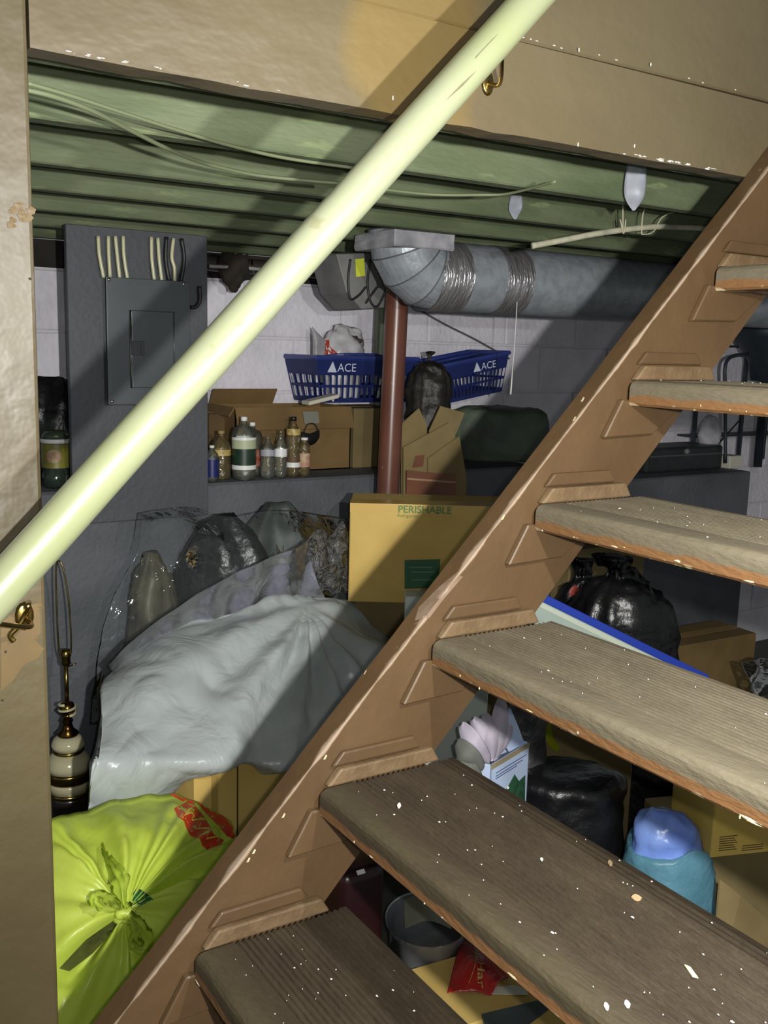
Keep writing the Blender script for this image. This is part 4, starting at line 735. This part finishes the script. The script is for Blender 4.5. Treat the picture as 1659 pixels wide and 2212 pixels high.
# ---------------------------------------------------------------- yellow green carrier bag
mLIME = M('lime_bag_film', (216, 232, 100), (204, 224, 84), rough=0.34, scale=6, bump=0.3, bscale=22)
n = mLIME.node_tree.nodes; L = mLIME.node_tree.links; b = n['Principled BSDF']       # thin film lets light through
tl_ = n.new('ShaderNodeBsdfTranslucent'); L.new(b.inputs['Base Color'].links[0].from_socket, tl_.inputs[0]); mx = n.new('ShaderNodeMixShader'); mx.inputs[0].default_value = 0.38
L.new(b.outputs[0], mx.inputs[1]); L.new(tl_.outputs[0], mx.inputs[2]); L.new(mx.outputs[0], n['Material Output'].inputs['Surface'])
lime = root('carrier_bag', atx(300, 2200, -0.75), 'bright lime carrier bag knotted on top, printed in orange red', 'bag')
RIM = [(100, 1775, -.80), (180, 1748, -.86), (270, 1728, -.90), (370, 1710, -.90), (430, 1732, -.88), (480, 1762, -.85), (512, 1802, -.80), (505, 1850, -.74), (465, 1915, -.68), (420, 2000, -.62), (370, 2090, -.57), (320, 2190, -.53), (250, 2270, -.50), (150, 2280, -.50), (95, 2200, -.52), (80, 2080, -.58), (82, 1950, -.66), (90, 1850, -.74)]
KN = atx(272, 1966, -0.60)
def bag_surface():
    rim = crv([atx(*q) for q in RIM] + [atx(*RIM[0])], 8)[:-1]; n = len(rim); bm = bmesh.new(); nr = 22; G = []
    for j in range(nr + 1):
        t = j / nr; row = []
        for i, p in enumerate(rim):
            ang = 2 * math.pi * i / n; q = KN.lerp(p, t)
            up = 0.055 * math.sin(min(1, t * 1.05) * math.pi) * (0.6 + 0.8 * max(0, math.sin(ang - 0.1)))
            for a0, dp_, w_ in ((2 * math.pi * 0.79, 0.075, 0.13), (2 * math.pi * 0.40, 0.045, 0.12), (2 * math.pi * 0.62, 0.03, 0.16), (2 * math.pi * 0.03, 0.03, 0.2)):
                da = (ang - a0 + math.pi) % (2 * math.pi) - math.pi; up -= dp_ * math.exp(-(da / w_) ** 2) * math.sin(math.pi * min(1, t * 1.1))
            fold = (0.022 * math.sin(ang * 11 + 1.3 * math.sin(ang * 3)) + 0.012 * math.sin(ang * 23 + 1)) * t * (1.15 - t) * 1.6
            q = q + (UZ * 0.75 + XV * 0.5) * (up + fold) + V((0.006, 0.006, 0.01)) * fbm(q, 13, 1) * min(1, t * 3)
            row.append(bm.verts.new(q))
        G.append(row)
    for a, b in zip(G[1:], G[2:]):
        j = G.index(a) / nr
        for i in range(n):
            x = i / n
            hole = (0.055 < ((x - 0.30) % 1.0) < 0.155 and 0.10 < j < 0.42) and False
            f = bm.faces.new([a[i], a[(i + 1) % n], b[(i + 1) % n], b[i]])
    # the sides fall from the rim to the floor
    prev = G[-1]
    c0 = sum((p for p in rim), V()) / n
    for s in range(1, 8):
        t = s / 7; row = []
        for i, p in enumerate(rim):
            o = (p - c0); o.z = 0; q = V((p.x, p.y, p.z * (1 - t) + (FLOOR + 0.002) * t)) + o * (0.14 * math.sin(t * math.pi) - 0.18 * t * t) + o.normalized() * 0.012 * math.sin(i * 0.55) * math.sin(t * 3)
            row.append(bm.verts.new(q))
        for i in range(n): bm.faces.new([prev[i], prev[(i + 1) % n], row[(i + 1) % n], row[i]])
        prev = row
    bm.faces.new(prev); return bm, G
bm, G = bag_surface(); lb = obj('bag', bm, mLIME, lime, smooth=True)
mORG = M('orange_red_print', (196, 62, 26), (186, 54, 22), rough=0.4)
for poly in ([(358, 1711), (392, 1704), (412, 1722), (396, 1732)],
             [(398, 1735), (414, 1724), (426, 1746), (440, 1762), (452, 1782), (462, 1802), (484, 1815), (470, 1836), (452, 1838), (438, 1828), (432, 1812), (412, 1806), (402, 1788), (398, 1774), (384, 1764), (376, 1746)],
             [(420, 1712), (436, 1726), (460, 1744), (486, 1766), (506, 1790), (512, 1802), (504, 1812), (490, 1806), (470, 1782), (448, 1760), (430, 1738)]): decal(poly, lb, mORG, 'lettering', lb, 0.0016, 3)
mYLN = M('yellow_outline', (206, 196, 74), rough=0.4)
for l in ([(400, 1760), (424, 1750), (414, 1772), (440, 1768), (428, 1790), (454, 1788), (446, 1812), (470, 1806)],):
    for (x0, y0), (x1, y1) in zip(l, l[1:]): decal([(x0, y0 - 1.6), (x1, y1 - 1.6), (x1, y1 + 1.6), (x0, y0 + 1.6)], lb, mYLN, 'outline', lb, 0.0026, 1)
# knot, bow and loose handle ends
bm = bmesh.new(); tube(bm, crv([KN + RD * x * 0.001 + UZ * z * 0.001 - FH * y * 0.001 for x, y, z in ((-16, 6, 8), (-6, 14, 14), (8, 18, 6), (10, 10, -8), (-4, 16, -10), (-10, 22, 4), (4, 26, 10), (14, 16, 4))], 6), [0.009 + 0.003 * math.sin(i) for i in range(43)], 10); crumple(bm, 0.003, 60, 3); obj('knot', bm, mLIME, lime, smooth=True)
def ear(pts, wds, seed):
    L = crv([atx(x, y, X) for x, y, X in pts], 8); W = crv([V((w_, 0, 0)) for w_ in wds], 8); rows = []
    bm = bmesh.new(); pr = None
    for i, p in enumerate(L):
        d = (L[min(i + 1, len(L) - 1)] - L[max(i - 1, 0)]).normalized(); sd = d.cross(FH).normalized(); row = []
        for k in range(9):
            u = (k - 4) / 4; row.append(bm.verts.new(p + sd * u * W[i].x * (0.8 + 0.5 * noise.noise(p * 60 + V((seed, u, 0)))) + FH * (-0.007 * math.cos(u * 9 + seed) - 0.007 * fbm(p + sd * u * 0.1, 55, seed))))
        if pr:
            for k in range(8): bm.faces.new([pr[k], pr[k + 1], row[k + 1], row[k]])
        pr = row
    bmesh.ops.solidify(bm, geom=bm.faces[:], thickness=0.0012); return bm
obj('handle', ear([(270, 1962, -.57), (262, 1930, -.58), (250, 1890, -.61), (232, 1860, -.66), (222, 1830, -.72)], [0.008, 0.018, 0.028, 0.022, 0.012], 1), mLIME, lime, smooth=True)
obj('handle', ear([(264, 1964, -.57), (240, 1944, -.56), (215, 1934, -.57), (208, 1946, -.56), (225, 1960, -.555)], [0.008, 0.014, 0.016, 0.013, 0.008], 2), mLIME, lime, smooth=True)
obj('handle', ear([(280, 1972, -.565), (300, 1998, -.545), (318, 2030, -.535), (305, 2046, -.53), (290, 2030, -.525), (296, 2008, -.525)], [0.008, 0.016, 0.018, 0.014, 0.012, 0.010], 3), mLIME, lime, smooth=True)
for poly, mt, nm in (([(288, 1928), (296, 1916), (322, 1934), (332, 1944), (300, 1958), (284, 1962)], M('bottle_green_inside', (24, 92, 50), (18, 70, 40), rough=0.35, scale=40), 'opening_patch'), ([(186, 2030), (240, 1992), (262, 1980), (244, 2012), (200, 2060), (150, 2098), (128, 2092)], M('painted_inside_shade', (62, 66, 30), (92, 98, 44), rough=0.6, scale=22), 'opening_patch')): decal(poly, lb, mt, nm, lime, 0.0012, 3)  # surface patches for the openings: green contents and painted inner shade
# ================================================================== HEAP SEEN BETWEEN THE TREADS
# dark red suitcase standing on the floor behind the lowest treads
sc_ = root('suitcase', atx(790, 1990, -0.42) * 1.0, 'dark red suitcase with white tag behind the two lowest treads', 'suitcase')
A, B = atx(742, 1905, -0.40), atx(838, 1905, -0.40); u = (B - A); u.z = 0; wd = u.length; u.normalize(); n_ = UZ.cross(u).normalized(); top = atx(790, 1868, -0.42).z
P = V((A.x, A.y, FLOOR + 0.001)); bm = bmesh.new(); obox(bm, P, u * wd, n_ * 0.2, UZ * (top - FLOOR)); bev(bm, 0.022, 3); obj('shell', bm, M('dark_maroon_shell', (44, 16, 20), (34, 12, 16), rough=0.3, scale=8), sc_, smooth=True)
bm = bmesh.new(); obox(bm, P + u * (wd + 0.001) + n_ * 0.03, u * 0.004, n_ * 0.012, UZ * (top - FLOOR - 0.03)); obj('trim', bm, M('bright_steel', (200, 200, 196)), sc_, label='bright metal edge trim')
bm = bmesh.new(); q = atx(772, 1890, -0.395); obox(bm, q, u * 0.018, -n_ * 0.002, (UZ * 0.8 - u * 0.3) * 0.012); obj('tag', bm, mWH, sc_, label='small white tag')
bm = bmesh.new(); tube(bm, crv([P + u * wd * 0.3 + n_ * 0.1 + UZ * (top - FLOOR), P + u * wd * 0.34 + n_ * 0.1 + UZ * (top - FLOOR + 0.022), P + u * wd * 0.66 + n_ * 0.1 + UZ * (top - FLOOR + 0.022), P + u * wd * 0.7 + n_ * 0.1 + UZ * (top - FLOOR)], 5), 0.006, 8); obj('handle', bm, mBLK, sc_, smooth=True)
# white tub with grey inside
tc_ = atx(922, 1985, -0.47); tb = root('tub', V((tc_.x, tc_.y, FLOOR)), 'white plastic tub with grey inside standing right of the suitcase', 'tub')
zr = atx(900, 2040, -0.40).z; cx = V((tc_.x, tc_.y, 0)); a_, b_ = RD * 0.085, FH * 0.10
bm = bmesh.new(); skin(bm, [ring(bm, cx + UZ * z, a_ * s, b_ * s, 36) for z, s in ((FLOOR + 0.001, 0.72), (zr - 0.012, 0.98), (zr - 0.010, 1.06), (zr, 1.08))]); bmesh.ops.solidify(bm, geom=bm.faces[:], thickness=0.003); obj('wall', bm, M('white_tub_plastic', (225, 226, 230), rough=0.35), tb, smooth=True)
bm = bmesh.new(); R = [ring(bm, cx + UZ * z, a_ * s, b_ * s, 36) for z, s in ((zr - 0.002, 1.04), (zr - 0.02, 0.90), (zr - 0.05, 0.84), (zr - 0.06, 0.3))]; skin(bm, R); bm.faces.new(R[-1]); obj('liner', bm, M('grey_liner', (104, 106, 110), (84, 86, 90), rough=0.5, scale=20), tb, smooth=True)
bm = sheet([[tc_ + RD * x + FH * y + UZ * (zr - FLOOR - 0.0 + FLOOR - tc_.z + h_) for x, h_ in ((-0.05, 0.01), (0.0, 0.03), (0.05, 0.012))] for y in (-0.06, 0.0, 0.05)], 5, 5); bmesh.ops.solidify(bm, geom=bm.faces[:], thickness=0.002); obj('wadding', bm, M('pale_cream_paper', (196, 196, 176), rough=0.8), tb, smooth=True, label='pale crumpled paper')
# cardboard box with a red packet lying on it
q = atx(952, 2130, -0.25); q.z = FLOOR; ht = atx(1000, 2145, -0.27).z - FLOOR
u = (YV + XV * 0.1).normalized()
pbx = carton('cardboard_box', 'cardboard box carrying the red packet, low behind the second tread', q + V((0.06, 0.0, 0)), u, 0.36, 0.20, ht, mCARDY, seam=False)
top = ht + FLOOR
pk = root('red_packet', atx(1020, 2100, -0.26), 'red food packet with gold lettering lying on the cardboard box', 'packet')
p4 = [atz(x, y, top + 0.0015) for x, y in ((966, 2146), (1062, 2150), (1100, 2110), (998, 2030))]
bm = sheet([[p4[0], (p4[0] + p4[1]) / 2 + UZ * 0.006, p4[1]], [(p4[0] + p4[3]) / 2 + UZ * 0.012, (p4[0] + p4[1] + p4[2] + p4[3]) / 4 + UZ * 0.035, (p4[1] + p4[2]) / 2 + UZ * 0.012], [p4[3], (p4[3] + p4[2]) / 2 + UZ * 0.006, p4[2]]], 8, 8)
bmesh.ops.recalc_face_normals(bm, faces=bm.faces); bmesh.ops.solidify(bm, geom=bm.faces[:], thickness=-0.001)
for v in bm.verts: v.co += UZ * 0.002 * ridge(v.co, 40, 1)
pkb = obj('pouch', bm, M('red_packet_film', (176, 42, 36), (150, 30, 28), rough=0.28, scale=14, bump=0.3), pk, smooth=True)
e1 = (atz(1030, 2140, top) - atz(1022, 2062, top)).normalized(); e2 = (atz(1060, 2100, top) - atz(1010, 2100, top)).normalized()
bt = bmesh.new(); bt.from_mesh(pkb.data); bmesh.ops.translate(bt, verts=bt.verts, vec=ORG[pkb]); tree = BVHTree.FromBMesh(bt); bt.free()
bm = text_bm('Select Har', V((0, 0, 0)), V((1, 0, 0)), V((0, 1, 0)), 1.0, 0.0, 0.008); wdt = max(v.co.x for v in bm.verts); p0 = atz(1024, 2058, top); p1 = atz(1032, 2146, top); ex = (p1 - p0) / wdt; ey = (e2 - ex.normalized() * e2.dot(ex.normalized())).normalized() * 0.022
for v in bm.verts:
    q = p0 + ex * v.co.x + ey * v.co.y; h = tree.ray_cast(q + UZ * 0.2, V((0, 0, -1))); v.co = (h[0] if h[0] is not None else q) + UZ * 0.0012
obj('lettering', bm, mGOLD, pk)
bm = bmesh.new(); pts = [atz(x, y, top) for x, y in ((1018, 2076), (1026, 2096), (1024, 2120), (1012, 2140))]
pts = [(tree.ray_cast(q + UZ * 0.2, V((0, 0, -1)))[0] or q) + UZ * 0.0012 for q in crv(pts, 5)]; tube(bm, pts, 0.0008, 5); obj('swash', bm, mGOLD, pk)
bm = bmesh.new(); pts = [atz(x, y, top + 0.002) for x, y in ((1058, 2135), (1110, 2130), (1140, 2138), (1140, 2150), (1062, 2148))]; prism(bm, pts, UZ * 0.002); obj('white_strip', bm, M('dull_white', (204, 200, 184)), label='white paper strip beside the red packet', cat='paper')
bm = bmesh.new(); pts = [atz(x, y, top + 0.002) for x, y in ((1040, 2196), (1165, 2166), (1185, 2182), (1120, 2230), (1050, 2225))]; prism(bm, pts, UZ * 0.006); obj('slate_board', bm, M('slate_grey', (74, 84, 84), (62, 70, 70), rough=0.6), label='dark slate grey board on the cardboard box near the frame bottom', cat='board')
# gift bag with pale tissue and a black crumpled bag behind it
gb = root('paper_bag', atx(1090, 1690, -0.58), 'pale blue paper bag with pale lilac tissue under the third tread', 'bag')
A, B = atx(1062, 1640, -0.52), atx(1142, 1632, -0.58); u = B - A; u.z = 0; wd = u.length; u.normalize(); n_ = UZ.cross(u).normalized(); zt = atx(1100, 1634, -0.54).z; P = V((A.x, A.y, FLOOR + 0.001))
bm = bmesh.new(); H_ = zt - FLOOR; P = P - n_ * 0.0
for o_, aa, bb_ in ((P, u * wd, n_ * 0.003), (P + n_ * 0.09, u * wd, n_ * 0.003), (P, u * 0.003, n_ * 0.09), (P + u * (wd - 0.003), u * 0.003, n_ * 0.09)): obox(bm, o_, aa, bb_, UZ * H_)
obox(bm, P, u * wd, n_ * 0.09, UZ * 0.003); gbo = obj('body', bm, M('pale_blue_paper', (176, 194, 226), (188, 204, 232), rough=0.6, scale=5), gb)
bm = bmesh.new(); obox(bm, P - n_ * 0.0012 + UZ * (H_ - 0.012), u * wd, n_ * 0.0012, UZ * 0.012); obj('rim', bm, M('tan_card_rim', (150, 136, 104), rough=0.8), gb)
bm = bmesh.new(); prism(bm, [P - n_ * 0.001 + u * wd * a + UZ * (H_ * 1.0 - z) for a, z in ((0.3, 0.13), (0.35, 0.09), (0.5, 0.075), (0.62, 0.06), (0.75, 0.085), (0.92, 0.08), (0.95, 0.16), (0.6, 0.2), (0.3, 0.18))], -n_ * 0.0005); obj('print', bm, M('leaf_green_print', (44, 92, 58), (30, 66, 44), rough=0.6, scale=50), gb)
for zz, x1 in ((0.028, 0.8), (0.036, 0.7), (0.042, 0.55)):
    bm = bmesh.new(); obox(bm, P - n_ * 0.0008 + u * wd * 0.12 + UZ * (H_ - zz), u * wd * x1, -n_ * 0.0005, UZ * 0.0022); obj('print_line', bm, M('slate_blue_line', (84, 98, 140)), gb)
bm = bmesh.new(); q1, q2 = atx(1087, 1618, -0.56), atx(1096, 1520, -0.60); qq = [atx(x, y, -0.60) for x, y in ((1085, 1600), (1094, 1540), (1103, 1530), (1120, 1570), (1140, 1625), (1100, 1625))]; prism(bm, qq, V((-0.004, 0, 0))); obj('flap', bm, M('pale_blue_paper', (150, 166, 196)), gb)
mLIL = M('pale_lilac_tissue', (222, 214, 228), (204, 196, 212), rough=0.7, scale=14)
def petal(pts, X, w0, seed):
    L = crv([atx(x, y, X + dx) for x, y, dx in pts], 6); rows = []
    for i, p in enumerate(L):
        t = i / (len(L) - 1); d = (L[min(i + 1, len(L) - 1)] - L[max(0, i - 1)]).normalized(); sd = d.cross(FH).normalized(); ww = w0 * (math.sin(0.35 + t * 2.5)) ; rows.append([p + sd * (k * ww) - FH * (0.012 * (1 - k * k)) for k in (-1, -0.5, 0, 0.5, 1)])
    bm = sheet(rows, 3, 1); bmesh.ops.solidify(bm, geom=bm.faces[:], thickness=0.0012); return bm
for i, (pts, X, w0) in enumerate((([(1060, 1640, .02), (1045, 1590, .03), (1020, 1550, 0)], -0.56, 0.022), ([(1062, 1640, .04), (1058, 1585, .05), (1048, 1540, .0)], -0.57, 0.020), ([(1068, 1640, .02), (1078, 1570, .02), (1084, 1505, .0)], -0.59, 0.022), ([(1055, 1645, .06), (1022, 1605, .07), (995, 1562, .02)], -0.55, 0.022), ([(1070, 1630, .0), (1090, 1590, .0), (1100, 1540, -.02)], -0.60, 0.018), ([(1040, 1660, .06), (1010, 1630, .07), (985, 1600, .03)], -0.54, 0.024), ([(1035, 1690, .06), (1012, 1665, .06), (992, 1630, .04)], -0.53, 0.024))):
    obj('tissue', petal(pts, X, w0, i), mLIL if i < 5 else M('shaded_grey_tissue', (150, 152, 146), (132, 136, 128), rough=0.7), gb, smooth=True)  # last petals: grey copy of the tissue, shade put into its colour
bm = blob(V((atx(1135, 1600, -0.78).x, atx(1135, 1600, -0.78).y, FLOOR)), RD * 0.05, FH * 0.06, [(0, 0.9), (0.2, 1.0), (0.5, 1.0), (atx(1135, 1505, -0.78).z - FLOOR - 0.04, 0.9), (atx(1135, 1505, -0.78).z - FLOOR, 0.3)], 30, 5, 0.1, 2); crumple(bm, 0.012, 16, 3)
obj('dark_bag', bm, M('charcoal_bag_film', (52, 52, 54), (84, 82, 84), rough=0.35, scale=14, bump=0.4), smooth=True, label='charcoal crumpled bag behind the pale blue paper bag', cat='bag')
# purple carrier with yellow strap in front of a tan carton
q = atx(1150, 1700, -0.98); q.z = FLOOR; carton('cardboard_box', 'tan carton behind the yellow strap under the third tread', q, RD, 0.30, 0.25, atx(1250, 1530, -0.98).z - FLOOR, M('dull_tan_cardboard', (140, 124, 84), (126, 110, 72), rough=0.85), seam=False, nrm=FH)
yb = root('strap', atx(1205, 1615, -0.93), 'bright yellow strap hanging in a loop before the tan carton', 'strap'); pts = crv([atx(x, y, -0.94) for x, y in ((1178, 1520), (1182, 1570), (1192, 1604), (1208, 1617), (1222, 1606), (1234, 1580), (1246, 1530))], 6)
bm = bmesh.new(); pr = None
for i, p in enumerate(pts):
    d = (pts[min(i + 1, len(pts) - 1)] - pts[max(0, i - 1)]).normalized(); sd = d.cross(FH).normalized() * 0.011; row = [bm.verts.new(p - sd), bm.verts.new(p + sd)]
    if pr: bm.faces.new([pr[0], pr[1], row[1], row[0]])
    pr = row
bmesh.ops.solidify(bm, geom=bm.faces[:], thickness=0.002); obj('webbing', bm, M('bright_yellow_strap', (204, 214, 40), rough=0.5), yb)
bm = blob(V((atx(1163, 1600, -0.88).x, atx(1163, 1600, -0.88).y, FLOOR)), RD * 0.022, FH * 0.03, [(0, 0.8), (0.3, 1.0), (atx(1163, 1562, -0.88).z - FLOOR, 0.8), (atx(1163, 1550, -0.88).z - FLOOR, 0.4)], 18, 4, 0.05, 2); obj('purple_pouch', bm, M('deep_purple', (60, 40, 150), rough=0.5), smooth=True, label='narrow deep purple pouch left of the yellow strap', cat='pouch')
# black bags under the third tread
blackbag('black_bag', 'broad black bin bag with flat top beside the pale blue paper bag', 1262, FLOOR, -0.66, 0.155, 0.11, atx(1250, 1632, -0.68).z - 0.03, [(0, 0.85), (0.1, 1.0), (0.7, 1.02), (0.9, 1.02), (0.97, 0.97), (1.0, 0.8)], 5, cr=0.016, pleat=0.02)
blackbag('black_bag', 'black bin bag behind the knotted blue one, shiny and creased', 1475, FLOOR, -0.86, 0.20, 0.11, atx(1440, 1625, -0.86).z, [(0, 0.85), (0.1, 1.0), (0.7, 1.0), (0.9, 0.9), (1.0, 0.5)], 9, cr=0.02, pleat=0.04)
# blue bag
mBB = M('blue_bag_film', (108, 142, 240), (140, 170, 240), rough=0.3, scale=7, bump=0.3, bscale=24)
c = atx(1452, 1900, -0.40); c.z = FLOOR; zt = atx(1440, 1750, -0.42).z - FLOOR; H = zt
bb2 = root('blue_bag', c, 'blue plastic bag with teal lower half behind the second tread', 'bag')
bm = blob(c, RD * 0.112, FH * 0.09, [(0, 0.95), (H * 0.15, 1.0), (H * 0.4, 0.98), (H * 0.62, 0.82), (H * 0.8, 0.72), (H * 0.93, 0.58), (H, 0.25)], 44, 6, 0.04, 2, RD * -0.035); crumple(bm, 0.015, 11, 6, lambda p: min(1, (p.z - FLOOR) / 0.05))
bo = obj('bag', bm, mBB, bb2, smooth=True)
zs = atx(1450, 1860, -0.34).z - FLOOR
bm = blob(c, RD * 0.123, FH * 0.101, [(0.002, 0.95), (H * 0.15, 1.0), (H * 0.4, 0.985), (zs * 0.85, 0.90), (zs, 0.82)], 44, 5, 0.03, 2, RD * -0.018)
for v in bm.verts:
    if v.co.z - FLOOR > zs * 0.8: v.co.z += 0.018 * math.sin(v.co.y * 40)
crumple(bm, 0.007, 12, 6, lambda p: min(1, (p.z - FLOOR) / 0.05)); obj('sleeve', bm, M('teal_film', (104, 156, 180), (92, 144, 164), rough=0.4, scale=8, bump=0.3), bb2, smooth=True, label='teal lower bag layer')
# yellow carton on a tan box at the right edge
A = atx(1549, 1862, -0.30); u = (YV * 1.0 + XV * 0.35).normalized(); n_ = UZ.cross(u).normalized()
tanb = carton('cardboard_box', 'dull tan box under the bright yellow carton at the right edge', V((A.x - 0.10, A.y + 0.03, FLOOR)) , u, 0.4, 0.26, A.z - FLOOR - 0.004, M('dull_tan_cardboard', (140, 124, 84)), seam=False)
yc = carton('yellow_carton', 'bright yellow cardboard carton standing at the right edge', V((A.x - 0.02, A.y, A.z)), u, 0.36, 0.2, 0.27, M('bright_yellow_cardboard', (240, 206, 108), (232, 196, 96), rough=0.7, scale=6), seam=False)
bm = bmesh.new()
for k in range(7): obox(bm, V((A.x - 0.02, A.y, A.z)) - n_ * 0.0006 + u * 0.02 + UZ * (0.018 + 0.006 * k), u * (0.05 - 0.004 * (k % 3)), -n_ * 0.0004, UZ * 0.002)
for k in range(3): obox(bm, V((A.x - 0.02, A.y, A.z)) - n_ * 0.0006 + u * 0.085 + UZ * (0.012 + 0.006 * k), u * 0.06, -n_ * 0.0004, UZ * 0.002)
obj('small_print', bm, M('brown_print', (92, 70, 48)), yc)
flatb = root('flattened_box', atx(1600, 1980, -0.16), 'flattened tan cardboard leaning low at the right edge', 'cardboard'); bm = bmesh.new(); q = [atx(1556, 1900, -0.24), atx(1600, 1935, -0.20), atx(1720, 2040, -0.14), atx(1720, 2200, -0.12), atx(1540, 2100, -0.2)]; q[3].z = FLOOR + 0.002; q[4].z = FLOOR + 0.002; prism(bm, q, V((-0.005, 0, 0))); obj('sheet', bm, M('tan_old_cardboard', (140, 122, 82)), flatb)
# between the third and fourth treads: black bags, blue edged board, brown carton
blackbag('black_bag', 'large black bin bag with two tied ears above the blue edged board', 1375, FLOOR, -1.24, 0.20, 0.12, atx(1350, 1205, -1.24).z, [(0, 0.85), (0.1, 1.0), (0.55, 1.0), (0.8, 0.78), (0.88, 0.45), (0.93, 0.22), (0.96, 0.18), (1.0, 0.3)], 12, cr=0.03, lean=RD * -0.05)
bgr = root('black_bag', atx(1255, 1400, -1.36), 'smaller black bag with a red spot beside the stringer', 'bag'); c = atx(1248, 1400, -1.50); c.z = FLOOR; H = atx(1260, 1205, -1.50).z - FLOOR
bm = blob(c, RD * 0.12, FH * 0.10, [(0, 0.85), (H * 0.15, 1.0), (H * 0.6, 1.0), (H * 0.82, 0.6), (H * 0.9, 0.25), (H * 0.94, 0.2), (H, 0.32)], 40, 5, 0.14, 7); crumple(bm, 0.02, 10, 4, lambda p: min(1, (p.z - FLOOR) / 0.05)); bo = obj('bag', bm, mBAG, bgr, smooth=True)
decal([(1232, 1272), (1240, 1264), (1250, 1268), (1252, 1278), (1244, 1286), (1232, 1288), (1228, 1280)], bo, M('dull_red_print', (150, 50, 40), rough=0.5), 'red_spot', bgr, 0.003, 2)
q = atx(1225, 1300, -1.63); q.z = FLOOR; carton('cardboard_box', 'tan cardboard box behind the tied black bags', q, YV, 0.42, 0.10, atx(1270, 1185, -1.63).z - FLOOR, M('dull_tan_cardboard', (140, 124, 84)), seam=False, nrm=-XV)
wbd = root('framed_board', atx(1330, 1400, -0.92), 'white board with a blue edge leaning behind the third tread', 'board')
tA, tB = atx(1150, 1270, -1.02), atx(1530, 1458, -0.80); dn = V((0.16, 0.02, -1.0)).normalized(); bl_ = 0.55
def lv(t, k): return tA.lerp(tB, t) + dn * k
hA = 0.19; hB = 0.19; nb = (tB - tA).cross(dn).normalized()
bm = bmesh.new(); prism(bm, [tA + dn * 0.012, tB + dn * 0.012, tB + dn * (hB - 0.001), tA + dn * (hA - 0.001)], nb * 0.008); obj('panel', bm, M('pale_green_white_panel', (186, 200, 190), (170, 186, 176), rough=0.3, scale=4), wbd)
bm = bmesh.new(); obox(bm, tA - nb * 0.006, tB - tA, dn * 0.028, nb * 0.022); bev(bm, 0.003, 2); obj('frame', bm, M('bright_blue_frame', (40, 66, 176), rough=0.4), wbd)
bm = bmesh.new(); obox(bm, tA + dn * 0.030 - nb * 0.004, tB - tA, dn * 0.020, nb * 0.016); bev(bm, 0.003, 2); obj('bead', bm, M('pale_bead', (206, 216, 200), rough=0.3), wbd)
q = atx(1398, 1440, -1.42); q.z = FLOOR; carton('cardboard_box', 'brown carton with pale top edge under the fourth tread at right', q, (YV + XV * 0.05), 0.62, 0.22, atx(1450, 1398, -1.42).z - FLOOR, M('mid_brown_cardboard', (128, 104, 62), (112, 92, 54), rough=0.85))  # one mottled brown over the whole body
rows = [[atx(x, y, X) for x, y in r] for X, r in ((-0.98, [(1600, 1430), (1640, 1420), (1690, 1430), (1740, 1440)]), (-0.93, [(1610, 1470), (1640, 1460), (1690, 1465), (1740, 1480)]), (-0.92, [(1620, 1540), (1660, 1530), (1700, 1530), (1740, 1550)]))]
rows.append([V((p.x, p.y, FLOOR + 0.002)) for p in rows[-1]])
bm = sheet(rows, 8, 8)
for v in bm.verts: v.co += XV * 0.02 * ridge(v.co, 14, 3)
bmesh.ops.solidify(bm, geom=bm.faces[:], thickness=0.001); obj('clear_wrap', bm, MATS['clear_crinkled_film'], smooth=True, label='clear crinkled wrap at the right edge before the brown carton', cat='wrap')
